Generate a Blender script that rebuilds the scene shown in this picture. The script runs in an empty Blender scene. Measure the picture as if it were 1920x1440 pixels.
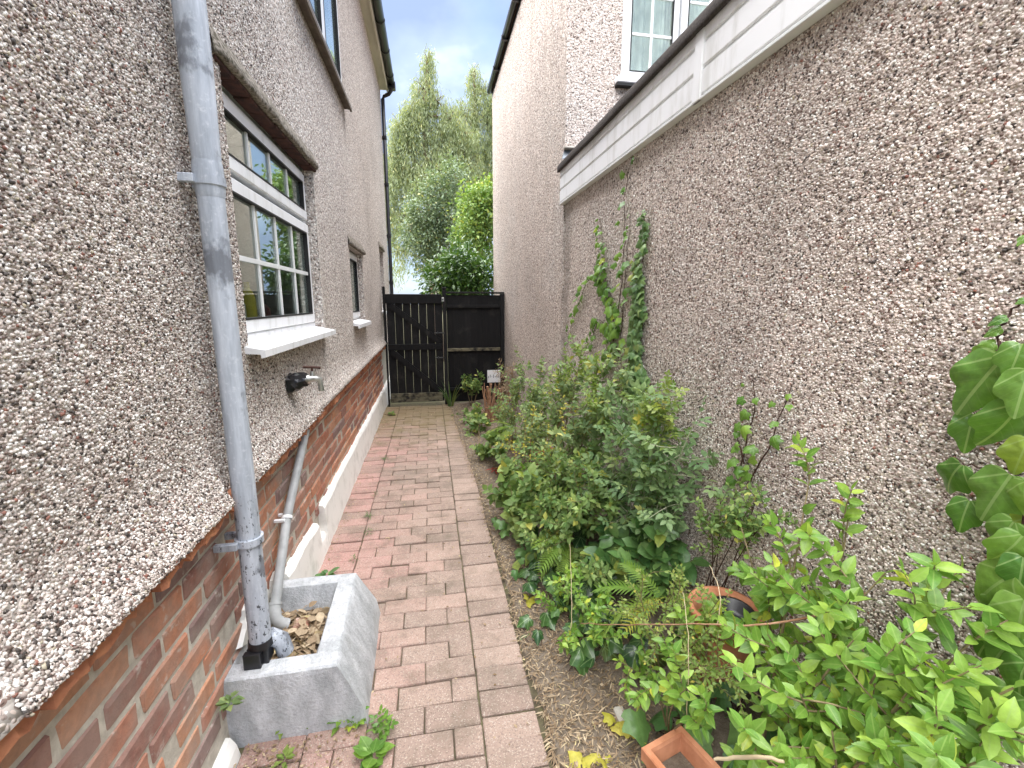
import bpy, math, random
import numpy as np
from mathutils import Vector, Matrix
R = math.radians
random.seed(7); rng = np.random.default_rng(7)
scene = bpy.context.scene
COL = scene.collection

# ------------------------------------------------------------------ camera
CAM_H, PITCH, YAW, FPX = 1.55, R(10.25), R(10.22), 845.0
F_ = Vector((math.sin(YAW)*math.cos(PITCH), math.cos(YAW)*math.cos(PITCH), -math.sin(PITCH)))
R_ = Vector((math.cos(YAW), -math.sin(YAW), 0)); D_ = F_.cross(R_)
cam = bpy.data.cameras.new('camera'); camo = bpy.data.objects.new('camera', cam); COL.objects.link(camo)
cam.sensor_fit = 'HORIZONTAL'; cam.sensor_width = 36; cam.lens = FPX/1920*36
cam.clip_start = .02; cam.clip_end = 2000
camo.matrix_world = Matrix(((R_.x, -D_.x, -F_.x, 0), (R_.y, -D_.y, -F_.y, 0), (R_.z, -D_.z, -F_.z, CAM_H), (0, 0, 0, 1)))
scene.camera = camo
CAMP = Vector((0, 0, CAM_H))

def at(px, py, axis, val):
    """survey point: where the sight line of a photo pixel meets the plane axis = val"""
    r = F_ + R_*((px-960)/FPX) + D_*((py-720)/FPX)
    t = (val - CAMP[axis])/r[axis]
    return CAMP + r*t

# ------------------------------------------------------------------ light
SUN_EL, SUN_AZ = R(72), R(268)          # azimuth clockwise from +Y
w = bpy.data.worlds.new('World'); scene.world = w; w.use_nodes = True
nt = w.node_tree; nt.nodes.clear()
def nd(nt, typ, **kw):
    n = nt.nodes.new(typ)
    for k, v in kw.items():
        if k.startswith('i_'):
            key = k[2:]; key = int(key) if key.isdigit() else key.replace('_', ' ')
            n.inputs[key].default_value = v
        else: setattr(n, k, v)
    return n
def ramp(nt, stops, interp='LINEAR'):
    n = nt.nodes.new('ShaderNodeValToRGB'); cr = n.color_ramp; cr.interpolation = interp
    while len(cr.elements) < len(stops): cr.elements.new(.5)
    for e, (p, c) in zip(cr.elements, stops):
        e.position = p; e.color = (*c, 1) if len(c) == 3 else c
    return n
sky = nd(nt, 'ShaderNodeTexSky', sky_type='NISHITA', sun_disc=False, sun_elevation=SUN_EL, sun_rotation=SUN_AZ, air_density=1.0, dust_density=1.0, ozone_density=1.5)
tc = nd(nt, 'ShaderNodeTexCoord')
mp = nd(nt, 'ShaderNodeMapping'); mp.inputs['Scale'].default_value = (1.0, 1.0, 1.6); mp.inputs['Location'].default_value = (.35, .1, .0)
n1 = nd(nt, 'ShaderNodeTexNoise', i_Scale=2.1, i_Detail=7.0, i_Roughness=.55)
n2 = nd(nt, 'ShaderNodeTexNoise', i_Scale=3.4, i_Detail=5.0, i_Roughness=.5)
cover = ramp(nt, [(.30, (0, 0, 0)), (.52, (1, 1, 1))])
tone = ramp(nt, [(.38, (1.5, 1.95, 3.0)), (.54, (2.1, 2.6, 3.7)), (.72, (4.9, 5.2, 5.7))])
mx = nd(nt, 'ShaderNodeMix', data_type='RGBA')
bg = nd(nt, 'ShaderNodeBackground', i_Strength=.06); wo = nd(nt, 'ShaderNodeOutputWorld')
L = nt.links.new
L(tc.outputs['Generated'], mp.inputs['Vector']); L(mp.outputs[0], n1.inputs['Vector']); L(mp.outputs[0], n2.inputs['Vector'])
L(n1.outputs['Fac'], cover.inputs[0]); L(n2.outputs['Fac'], tone.inputs[0])
L(cover.outputs[0], mx.inputs[0]); L(sky.outputs[0], mx.inputs[6]); L(tone.outputs[0], mx.inputs[7])
L(mx.outputs[2], bg.inputs[0]); L(bg.outputs[0], wo.inputs[0])
sl = bpy.data.lights.new('sun', 'SUN'); so = bpy.data.objects.new('sun', sl); COL.objects.link(so)
sl.energy = 3.3; sl.angle = R(110); sl.color = (1, .975, .95)
sdir = Vector((math.sin(SUN_AZ)*math.cos(SUN_EL), math.cos(SUN_AZ)*math.cos(SUN_EL), math.sin(SUN_EL)))
so.rotation_euler = sdir.to_track_quat('Z', 'Y').to_euler()
vs = scene.view_settings; vs.view_transform = 'Standard'; vs.look = 'None'; vs.exposure = 2.55; vs.gamma = 1; vs.use_curve_mapping = False
scene.cycles.max_bounces = 7; scene.cycles.diffuse_bounces = 4; scene.cycles.transparent_max_bounces = 8

# ------------------------------------------------------------------ helpers
def link(o, parent=None):
    COL.objects.link(o)
    if parent is not None: o.parent = parent
    return o
def thing(name, label, cat, loc=(0, 0, 0), group=None):
    o = bpy.data.objects.new(name, None); o.empty_display_size = .05; o.location = loc
    o['label'] = label; o['category'] = cat
    if group: o['group'] = group
    return link(o)
def tag(o, label=None, cat=None, group=None, kind=None):
    for k, v in (('label', label), ('category', cat), ('group', group), ('kind', kind)):
        if v: o[k] = v
    return o
def origin(parent):
    v = Vector((0, 0, 0))
    while parent is not None: v = v + parent.location; parent = parent.parent
    return v
class MB:
    """collects shapes in world coordinates, builds one mesh object"""
    def __init__(s): s.v = []; s.f = []; s.smooth = []
    def add(s, verts, faces, smooth=False):
        b = len(s.v); s.v += [tuple(p) for p in verts]
        s.f += [tuple(i+b for i in f) for f in faces]; s.smooth += [smooth]*len(faces); return s
    def box(s, x0, x1, y0, y1, z0, z1, bev=0):
        if bev <= 0:
            v = [(x, y, z) for x in (x0, x1) for y in (y0, y1) for z in (z0, z1)]
            return s.add(v, [(0, 1, 3, 2), (4, 6, 7, 5), (0, 4, 5, 1), (2, 3, 7, 6), (0, 2, 6, 4), (1, 5, 7, 3)])
        b = min(bev, (x1-x0)/2.1, (y1-y0)/2.1, (z1-z0)/2.1)
        c = [(x0, x1), (y0, y1), (z0, z1)]; vs = {}; vl = []
        for sx in (0, 1):
            for sy in (0, 1):
                for sz in (0, 1):
                    sgn = (sx, sy, sz)
                    for a in range(3):
                        p = [c[k][sgn[k]] + (b if sgn[k] == 0 else -b)*(k != a) for k in range(3)]
                        vs[(sx, sy, sz, a)] = len(vl); vl.append(p)
        fs = []
        for a in range(3):
            u, w_ = [(1, 2), (2, 0), (0, 1)][a]
            for sd in (0, 1):
                q = []
                for (su, sw) in ((0, 0), (1, 0), (1, 1), (0, 1)):
                    k = [0, 0, 0]; k[a] = sd; k[u] = su; k[w_] = sw; q.append(vs[(*k, a)])
                fs.append(q if sd else q[::-1])
            for s1 in (0, 1):
                for s2 in (0, 1):
                    k0 = [0, 0, 0]; k0[u] = s1; k0[w_] = s2; k1 = list(k0); k1[a] = 1
                    q = [vs[(*k0, u)], vs[(*k1, u)], vs[(*k1, w_)], vs[(*k0, w_)]]
                    fs.append(q if s1 == s2 else q[::-1])
        for sx in (0, 1):
            for sy in (0, 1):
                for sz in (0, 1):
                    q = [vs[(sx, sy, sz, a)] for a in range(3)]; fs.append(q if (sx+sy+sz) % 2 else q[::-1])
        return s.add(vl, fs)
    def prism(s, pts, axis, a0, a1, smooth=False):
        """2D polygon (in the two other axes, in order) extruded along axis"""
        oth = [k for k in range(3) if k != axis]; n = len(pts); v = []
        for a in (a0, a1):
            for p in pts:
                q = [0, 0, 0]; q[axis] = a; q[oth[0]] = p[0]; q[oth[1]] = p[1]; v.append(q)
        f = [(i, (i+1) % n, n+(i+1) % n, n+i) for i in range(n)] + [tuple(range(n))[::-1], tuple(range(n, 2*n))]
        return s.add(v, f, smooth)
    def tube(s, pts, rad, seg=8, cap=True):
        pts = [Vector(p) for p in pts]; n = len(pts)
        rad = list(rad) if hasattr(rad, '__len__') else [rad]*n
        up = Vector((.31, .17, .93)); v = []
        for i, p in enumerate(pts):
            d = (pts[min(i+1, n-1)] - pts[max(i-1, 0)])
            d = d.normalized() if d.length > 1e-9 else Vector((0, 0, 1))
            a = d.cross(up)
            if a.length < .05: a = d.cross(Vector((1, 0, 0)))
            a.normalize(); b = d.cross(a)
            for k in range(seg):
                t = 2*math.pi*k/seg; v.append(p + (a*math.cos(t) + b*math.sin(t))*rad[i])
        f = [(i*seg+k, i*seg+(k+1) % seg, (i+1)*seg+(k+1) % seg, (i+1)*seg+k) for i in range(n-1) for k in range(seg)]
        s.add(v, f, True)
        if cap: s.add(v[:seg], [tuple(range(seg))]); s.add(v[-seg:], [tuple(range(seg))[::-1]])
        return s
    def lathe(s, prof, c, seg=20):
        v = []
        for r, z in prof:
            for k in range(seg):
                t = 2*math.pi*k/seg; v.append((c[0]+r*math.cos(t), c[1]+r*math.sin(t), c[2]+z))
        f = [(i*seg+k, i*seg+(k+1) % seg, (i+1)*seg+(k+1) % seg, (i+1)*seg+k) for i in range(len(prof)-1) for k in range(seg)]
        return s.add(v, f, True)
    def mesh(s, name, off=Vector((0, 0, 0))):
        me = bpy.data.meshes.new(name)
        me.from_pydata([(x-off[0], y-off[1], z-off[2]) for x, y, z in s.v], [], s.f)
        me.polygons.foreach_set('use_smooth', s.smooth); me.update()
        return me
    def build(s, name, mat, parent=None):
        me = s.mesh(name, origin(parent)); me.materials.append(mat)
        return link(bpy.data.objects.new(name, me), parent)

# ------------------------------------------------------------------ materials
MATS = {}
def newmat(name, rough=.8, spec=.3):
    m = bpy.data.materials.new(name); m.use_nodes = True; t = m.node_tree
    b = t.nodes['Principled BSDF']; b.inputs['Roughness'].default_value = rough; b.inputs['Specular IOR Level'].default_value = spec
    MATS[name] = m
    return m, t, b
def mixc(t, fac, a, b, mode='MIX'):
    n = nd(t, 'ShaderNodeMix', data_type='RGBA', blend_type=mode)
    for s_, idx in ((fac, 0), (a, 6), (b, 7)):
        if hasattr(s_, 'links') or hasattr(s_, 'is_output'): t.links.new(s_, n.inputs[idx])
        elif idx == 0: n.inputs[0].default_value = s_
        else: n.inputs[idx].default_value = (*s_, 1)
    return n.outputs[2]
def math_(t, op, a, b=None, c=None):
    n = nd(t, 'ShaderNodeMath', operation=op)
    for i, s_ in enumerate((a, b, c)):
        if s_ is None: continue
        if hasattr(s_, 'is_output'): t.links.new(s_, n.inputs[i])
        else: n.inputs[i].default_value = s_
    return n.outputs[0]
def pos(t, scale=None):
    g = nd(t, 'ShaderNodeNewGeometry').outputs['Position']
    if scale is None: return g
    m = nd(t, 'ShaderNodeMapping'); m.inputs['Scale'].default_value = scale; t.links.new(g, m.inputs[0]); return m.outputs[0]
def noise(t, vec, scale, detail=4, rough=.55, out='Fac'):
    n = nd(t, 'ShaderNodeTexNoise', i_Scale=float(scale), i_Detail=float(detail), i_Roughness=float(rough)); t.links.new(vec, n.inputs['Vector']); return n.outputs[out]
def rmp(t, src, stops, interp='LINEAR'):
    n = ramp(t, stops, interp); t.links.new(src, n.inputs[0]); return n.outputs[0]
def bump(t, b, h, strength=.5, dist=.01):
    n = nd(t, 'ShaderNodeBump', i_Strength=strength, i_Distance=dist); t.links.new(h, n.inputs['Height']); t.links.new(n.outputs[0], b.inputs['Normal'])
G = lambda v: (v, v, v)

PEB = [(.0, (.07, .058, .052)), (.09, (.19, .135, .115)), (.19, (.33, .275, .245)), (.33, (.50, .435, .395)), (.52, (.66, .595, .545)), (.72, (.84, .815, .78)), (.92, (.70, .60, .545))]
def pebbledash(name, tint, mortar, stains=()):
    m, t, b = newmat(name, .85, .25); p = pos(t)
    wv = nd(t, 'ShaderNodeTexNoise', i_Scale=40.0, i_Detail=1.0); t.links.new(p, wv.inputs['Vector'])
    ad = nd(t, 'ShaderNodeVectorMath', operation='MULTIPLY_ADD'); t.links.new(wv.outputs['Color'], ad.inputs[0]); ad.inputs[1].default_value = (.012,)*3; t.links.new(p, ad.inputs[2])
    v = nd(t, 'ShaderNodeTexVoronoi', i_Scale=97.0); t.links.new(ad.outputs[0], v.inputs['Vector'])
    sp = nd(t, 'ShaderNodeSeparateColor'); t.links.new(v.outputs['Color'], sp.inputs[0])
    c = rmp(t, sp.outputs[0], PEB, 'CONSTANT')
    # bigger chips among the small ones
    v2 = nd(t, 'ShaderNodeTexVoronoi', i_Scale=47.0); t.links.new(ad.outputs[0], v2.inputs['Vector'])
    sp2 = nd(t, 'ShaderNodeSeparateColor'); t.links.new(v2.outputs['Color'], sp2.inputs[0])
    c2 = rmp(t, sp2.outputs[1], PEB, 'CONSTANT')
    c = mixc(t, math_(t, 'MULTIPLY', math_(t, 'LESS_THAN', v2.outputs['Distance'], .42), math_(t, 'GREATER_THAN', sp2.outputs[2], .35)), c, c2)
    mor = math_(t, 'GREATER_THAN', v.outputs['Distance'], .56)
    c = mixc(t, mor, c, mortar)
    big = noise(t, p, 1.1, 4, .6)
    c = mixc(t, .8, c, rmp(t, big, [(.3, tuple(x*.78 for x in tint)), (.5, tint), (.72, tuple(min(1, x*1.05) for x in tint))]), 'MULTIPLY')
    # soot and damp streaks that run down the wall
    st = noise(t, pos(t, (3.5, 3.5, .45)), 1.6, 5, .6)
    c = mixc(t, rmp(t, st, [(.52, G(0)), (.75, G(.5))]), c, (.16, .14, .12), 'MULTIPLY') if False else mixc(t, rmp(t, st, [(.54, G(0)), (.78, G(.42))]), c, (.30, .255, .20))
    sx = nd(t, 'ShaderNodeSeparateXYZ'); t.links.new(p, sx.inputs[0]); wob = noise(t, p, 9, 4, .6)
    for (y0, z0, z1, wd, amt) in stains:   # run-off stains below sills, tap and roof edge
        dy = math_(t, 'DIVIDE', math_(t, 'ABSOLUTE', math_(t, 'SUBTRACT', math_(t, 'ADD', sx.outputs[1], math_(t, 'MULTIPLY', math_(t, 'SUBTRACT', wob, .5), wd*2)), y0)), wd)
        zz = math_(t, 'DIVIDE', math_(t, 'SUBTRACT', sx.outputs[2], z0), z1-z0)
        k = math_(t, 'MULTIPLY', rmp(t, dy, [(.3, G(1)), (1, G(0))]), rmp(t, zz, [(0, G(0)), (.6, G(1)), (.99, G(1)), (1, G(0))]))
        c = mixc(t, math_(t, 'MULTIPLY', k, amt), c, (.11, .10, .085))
    t.links.new(c, b.inputs['Base Color'])
    h = math_(t, 'SUBTRACT', 1.0, math_(t, 'MINIMUM', v.outputs['Distance'], math_(t, 'MULTIPLY', v2.outputs['Distance'], .9)))
    bump(t, b, h, .9, .009)
    return m
M_PEBL = pebbledash('pebbledash_grey', (.97, .94, .915), (.43, .40, .37), [(2.37, .94, 1.14, .04, .75), (4.60, 2.9, 3.27, .05, .45), (3.16, 1.05, 1.345, .06, .4), (1.95, 1.1, 1.345, .05, .4), (5.2, 1.1, 1.33, .06, .4)])
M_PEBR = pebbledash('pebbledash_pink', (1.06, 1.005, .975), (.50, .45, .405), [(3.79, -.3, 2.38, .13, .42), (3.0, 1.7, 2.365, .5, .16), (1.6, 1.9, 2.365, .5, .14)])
def mat_pebble():
    m, t, b = newmat('stone_chips', .6, .4)
    a = nd(t, 'ShaderNodeAttribute', attribute_name='col')
    p = pos(t); n = noise(t, p, 320, 2)
    c = mixc(t, .5, a.outputs['Color'], rmp(t, n, [(.3, G(.7)), (.7, G(1.15))]), 'MULTIPLY')
    c = mixc(t, .8, c, rmp(t, noise(t, p, 1.1, 4, .6), [(.3, G(.78)), (.5, G(1.0)), (.72, G(1.08))]), 'MULTIPLY')
    c = mixc(t, rmp(t, noise(t, pos(t, (3.5, 3.5, .45)), 1.6, 5, .6), [(.54, G(0)), (.78, G(.42))]), c, (.30, .255, .20))
    t.links.new(c, b.inputs['Base Color'])
    return m
M_CHIP = mat_pebble()
def simple(name, col, rough=.7, spec=.3, var=.15, scale=30, bumpk=0, col2=None, lo=.35, hi=.65, stretch=None, metal=0):
    m, t, b = newmat(name, rough, spec); p = pos(t, stretch)
    n = noise(t, p, scale, 5, .6)
    c2 = col2 or tuple(min(1, x*(1+var)) for x in col); c1 = col if col2 else tuple(x*(1-var) for x in col)
    t.links.new(rmp(t, n, [(lo, c1), (hi, c2)]), b.inputs['Base Color']); b.inputs['Metallic'].default_value = metal
    if bumpk: bump(t, b, n, bumpk, .006)
    return m
M_WHITE = simple('white_upvc', (.66, .66, .645), .38, .45, .0, 2.2, col2=(.82, .825, .835), lo=.30, hi=.48, stretch=(6, 6, 1.2))
M_BAR = simple('glazing_bar_white', (.72, .73, .72), .4, .4, .04, 8)
M_CREAM = simple('cream_fascia', (.50, .47, .38), .6, .3, .12, 5, stretch=(1, .3, 1))
M_BLACKPL = simple('black_plastic', (.012, .012, .014), .32, .5, .3, 10)
M_GASKET = simple('gasket', (.02, .02, .02), .6, .3, .1, 10)
M_DARKROOM = simple('room_interior', (.72, .70, .62), .9, .1, .1, 3)
M_CURTAIN = simple('curtain_cloth', (.8, .8, .8), .9, .1, .1, 12)
M_TILEHEAD = simple('clay_tile_head', (.035, .02, .018), .85, .2, .5, 25, .4, col2=(.09, .04, .03))
M_HOOD = simple('mossy_render_edge', (.10, .09, .065), .95, .1, .3, 60, .9, col2=(.36, .32, .28), lo=.4, hi=.62)
M_SILLBROWN = simple('brown_sill', (.13, .105, .085), .7, .3, .3, 12)
M_FELT = simple('roof_felt', (.035, .03, .028), .9, .2, .4, 120, .6, col2=(.085, .072, .065))
M_ROOF = simple('roof_tile', (.14, .08, .06), .85, .2, .3, 9)
M_PLINTH = simple('painted_plinth', (.66, .65, .61), .8, .25, .0, 9, .5, col2=(.82, .81, .77), lo=.33, hi=.5)
M_CEMENT = simple('old_cement', (.36, .33, .28), .95, .15, .2, 14, .6, col2=(.60, .57, .51))
def mat_trough():
    m, t, b = newmat('painted_concrete', .75, .25); p = pos(t)
    a = noise(t, pos(t, (1, 1, .35)), 16, 6, .65); f = noise(t, p, 90, 4, .7); g = noise(t, p, 5, 5, .6)
    c = rmp(t, a, [(.3, (.33, .345, .355)), (.52, (.50, .515, .53)), (.75, (.66, .675, .69))])
    c = mixc(t, rmp(t, f, [(.5, G(0)), (.72, G(.55))]), c, (.26, .27, .275))
    c = mixc(t, rmp(t, g, [(.58, G(0)), (.72, G(.5))]), c, (.23, .225, .20))
    t.links.new(c, b.inputs['Base Color']); bump(t, b, mixc(t, .65, a, f), .9, .010)
    return m
M_TROUGH = mat_trough()
def mat_pipe():
    m, t, b = newmat('flaking_grey_paint', .5, .4); p = pos(t)
    a = noise(t, pos(t, (10, 10, 1.2)), 4, 6, .65); f = noise(t, p, 60, 5, .7); k = noise(t, p, 7, 3, .5)
    c = rmp(t, a, [(.3, (.30, .33, .375)), (.5, (.43, .465, .52)), (.7, (.56, .60, .66))])
    c = mixc(t, rmp(t, f, [(.56, G(0)), (.74, G(.5))]), c, (.75, .77, .80))
    # black undercoat showing where the paint is scuffed off
    s = noise(t, pos(t, (20, 20, 9)), 4.5, 5, .7)
    sepz = nd(t, 'ShaderNodeSeparateXYZ'); t.links.new(p, sepz.inputs[0])
    low = rmp(t, sepz.outputs[2], [(.0, G(1)), (.85, G(.75)), (.98, G(.0))])
    chip = math_(t, 'MULTIPLY', rmp(t, s, [(.585, G(0)), (.60, G(1))]), low)
    c = mixc(t, chip, c, (.02, .02, .024))
    c = mixc(t, rmp(t, math_(t, 'ADD', k, math_(t, 'MULTIPLY', s, .2)), [(.66, G(0)), (.73, G(.7))]), c, (.10, .105, .12))
    t.links.new(c, b.inputs['Base Color']); bump(t, b, f, .25, .003)
    return m
M_PIPE = mat_pipe()
M_WASTE = simple('grey_plastic_pipe', (.30, .31, .31), .5, .4, .1, 14, col2=(.42, .43, .43))
def mat_brick():
    m, t, b = newmat('old_brick', .85, .2); p = pos(t)
    o = nd(t, 'ShaderNodeObjectInfo')
    c = rmp(t, o.outputs['Random'], [(0, (.42, .17, .105)), (.2, (.52, .235, .14)), (.4, (.32, .155, .12)), (.55, (.46, .21, .14)), (.7, (.26, .16, .145)), (.86, (.55, .28, .17))], 'CONSTANT')
    n = noise(t, p, 35, 6, .65); n2 = noise(t, p, 9, 5, .6)
    c = mixc(t, .8, c, rmp(t, n, [(.3, G(.7)), (.7, G(1.2))]), 'MULTIPLY')
    c = mixc(t, rmp(t, n, [(.62, G(0)), (.74, G(.45))]), c, (.45, .26, .18))
    # lime and soot smears, strongest round the waste pipe
    sp = nd(t, 'ShaderNodeSeparateXYZ'); t.links.new(p, sp.inputs[0])
    yy = rmp(t, math_(t, 'MULTIPLY', sp.outputs[1], .2), [(.16, G(.45)), (.27, G(.72)), (.46, G(.85)), (.60, G(.45)), (.85, G(.2))])
    msk = math_(t, 'MULTIPLY', rmp(t, n2, [(.38, G(.05)), (.62, G(1))]), yy)
    c = mixc(t, math_(t, 'MULTIPLY', msk, .8), c, (.34, .29, .25))
    c = mixc(t, math_(t, 'MULTIPLY', rmp(t, noise(t, p, 22, 4, .6), [(.6, G(0)), (.68, G(.8))]), yy), c, (.58, .53, .47))
    t.links.new(c, b.inputs['Base Color']); bump(t, b, n, .6, .006)
    return m
M_BRICK = mat_brick()
M_MORTAR = simple('lime_mortar', (.42, .385, .325), .95, .15, .2, 30, .7, col2=(.60, .56, .48))
def mat_paver():
    m, t, b = newmat('concrete_paver', .88, .2); p = pos(t); o = nd(t, 'ShaderNodeObjectInfo')
    sp = nd(t, 'ShaderNodeSeparateXYZ'); t.links.new(p, sp.inputs[0])
    lp = nd(t, 'ShaderNodeObjectInfo').outputs['Location']; so_ = nd(t, 'ShaderNodeSeparateXYZ'); t.links.new(lp, so_.inputs[0])
    # pink blocks along the house, tan ones along the bed
    side = math_(t, 'ADD', math_(t, 'MULTIPLY', so_.outputs[0], -.85), math_(t, 'MULTIPLY', math_(t, 'SUBTRACT', o.outputs['Random'], .5), .42))
    side = math_(t, 'ADD', side, math_(t, 'MULTIPLY', math_(t, 'SUBTRACT', noise(t, p, 1.4, 3), .5), 1.1))
    c = rmp(t, side, [(.0, (.37, .275, .225)), (.2, (.38, .268, .22)), (.42, (.385, .248, .21)), (.7, (.405, .24, .207))])
    c = mixc(t, .9, c, rmp(t, o.outputs['Random'], [(0, G(.82)), (1, G(1.14))]), 'MULTIPLY')
    # near end of the path is darker and browner
    near = rmp(t, math_(t, 'MULTIPLY', math_(t, 'ADD', sp.outputs[1], math_(t, 'MULTIPLY', noise(t, p, 2.5), .8)), .2), [(.30, G(.4)), (.46, G(0))])
    c = mixc(t, near, c, (.20, .15, .122))
    v = nd(t, 'ShaderNodeTexVoronoi', i_Scale=260.0); t.links.new(p, v.inputs['Vector'])
    s_ = nd(t, 'ShaderNodeSeparateColor'); t.links.new(v.outputs['Color'], s_.inputs[0])
    c = mixc(t, rmp(t, s_.outputs[0], [(.0, G(.4)), (.12, G(0)), (.86, G(0)), (.9, G(.6))], 'CONSTANT'), c, mixc(t, math_(t, 'GREATER_THAN', s_.outputs[0], .5), (.12, .09, .075), (.50, .44, .37)))
    n = noise(t, p, 120, 4, .7); d = noise(t, p, 5.5, 6, .65)
    c = mixc(t, .6, c, rmp(t, n, [(.3, G(.75)), (.7, G(1.18))]), 'MULTIPLY')
    c = mixc(t, rmp(t, d, [(.48, G(0)), (.7, G(.65))]), c, (.14, .115, .085))
    c = mixc(t, rmp(t, noise(t, p, 1.7, 5, .65), [(.5, G(0)), (.66, G(.4))]), c, (.17, .145, .115))
    # algae towards the gate where the path stays damp
    far = rmp(t, math_(t, 'MULTIPLY', math_(t, 'ADD', sp.outputs[1], math_(t, 'MULTIPLY', math_(t, 'SUBTRACT', d, .5), 3.0)), .1), [(.47, G(0)), (.62, G(.75))])
    c = mixc(t, far, c, (.215, .17, .085))
    t.links.new(c, b.inputs['Base Color']); bump(t, b, mixc(t, .5, n, v.outputs['Distance']), .5, .004)
    return m
M_PAVER = mat_paver()
M_JOINT = simple('mossy_joint_sand', (.075, .06, .045), .95, .1, .3, 25, .6, col2=(.13, .12, .065))
def mat_soil():
    m, t, b = newmat('dry_soil', .95, .1); p = pos(t)
    a = noise(t, p, 28, 8, .7); c0 = noise(t, p, 3, 4); f = noise(t, p, 140, 4, .7)
    c = rmp(t, a, [(.3, (.11, .088, .066)), (.55, (.22, .18, .14)), (.75, (.34, .29, .23))])
    c = mixc(t, rmp(t, c0, [(.45, G(0)), (.65, G(.5))]), c, (.15, .12, .085))
    c = mixc(t, rmp(t, f, [(.6, G(0)), (.75, G(.5))]), c, (.33, .28, .22))
    t.links.new(c, b.inputs['Base Color']); bump(t, b, mixc(t, .4, a, f), .9, .02)
    return m
M_SOIL = mat_soil()
M_GROUND = simple('rough_ground', (.09, .10, .05), .95, .1, .3, 3, .3, col2=(.16, .14, .09))
M_FENCE = None
def mat_fence():
    m, t, b = newmat('black_stained_timber', .62, .2); p = pos(t, (1, 1, .06)); o = nd(t, 'ShaderNodeObjectInfo')
    n = noise(t, p, 120, 5, .7); d = noise(t, pos(t), 6, 5, .6)
    c = rmp(t, n, [(.3, (.005, .005, .006)), (.7, (.015, .0145, .0145))])
    c = mixc(t, .8, c, rmp(t, o.outputs['Random'], [(0, G(.7)), (1, G(1.3))]), 'MULTIPLY')
    c = mixc(t, rmp(t, d, [(.56, G(0)), (.76, G(.5))]), c, (.05, .048, .04))
    t.links.new(c, b.inputs['Base Color']); bump(t, b, n, .35, .004)
    return m
M_FENCE = mat_fence()
def mat_worn():
    m, t, b = newmat('worn_stained_timber', .8, .2); p = pos(t, (.15, 1, 1))
    n = noise(t, p, 70, 5, .7); d = noise(t, pos(t), 7, 5, .6)
    c = rmp(t, n, [(.3, (.09, .08, .05)), (.7, (.21, .19, .13))])
    c = mixc(t, rmp(t, d, [(.40, G(1)), (.55, G(0))]), c, (.022, .021, .02))
    t.links.new(c, b.inputs['Base Color']); bump(t, b, n, .4, .004)
    return m
M_WORN = mat_worn()
M_TERRA = simple('terracotta', (.42, .17, .085), .8, .25, .1, 14, .25, col2=(.58, .27, .15))
M_BARK = simple('bark', (.14, .10, .07), .9, .15, .3, 30, .6, col2=(.25, .19, .14))
M_TWIG = simple('green_brown_stem', (.17, .13, .07), .8, .2, .3, 40, .3, col2=(.27, .22, .12))
M_REDTWIG = simple('dark_red_stem', (.06, .028, .02), .7, .3, .3, 40)
M_PALESTEM = simple('pale_cane', (.34, .34, .22), .75, .25, .2, 25, .2, col2=(.42, .44, .30))
M_DRYSTEM = simple('dry_brown_stem', (.26, .13, .075), .85, .2, .3, 25, .4, col2=(.42, .26, .16))
M_STRAW = simple('straw', (.38, .29, .17), .9, .15, .3, 6, col2=(.56, .47, .31))
M_BRASS = simple('weathered_brass', (.45, .45, .42), .35, .5, .2, 40, metal=.85)
M_LEAD = simple('lead_flashing', (.20, .22, .24), .45, .4, .2, 20, metal=.5)
def mat_glass():
    m = bpy.data.materials.new('window_glass'); m.use_nodes = True; t = m.node_tree; t.nodes.clear()
    o = nd(t, 'ShaderNodeOutputMaterial'); g = nd(t, 'ShaderNodeBsdfGlossy', i_Roughness=.01); g.inputs[0].default_value = (.95, 1, .97, 1)
    tr = nd(t, 'ShaderNodeBsdfTransparent'); tr.inputs[0].default_value = (.86, .90, .87, 1)
    lw = nd(t, 'ShaderNodeLayerWeight', i_Blend=.5); mx_ = nd(t, 'ShaderNodeMixShader')
    fac = math_(t, 'ADD', .10, math_(t, 'MULTIPLY', math_(t, 'POWER', lw.outputs['Facing'], 3.5), .8))
    t.links.new(fac, mx_.inputs[0]); t.links.new(tr.outputs[0], mx_.inputs[1]); t.links.new(g.outputs[0], mx_.inputs[2]); t.links.new(mx_.outputs[0], o.inputs[0])
    MATS['window_glass'] = m; return m
M_GLASS = mat_glass()

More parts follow.
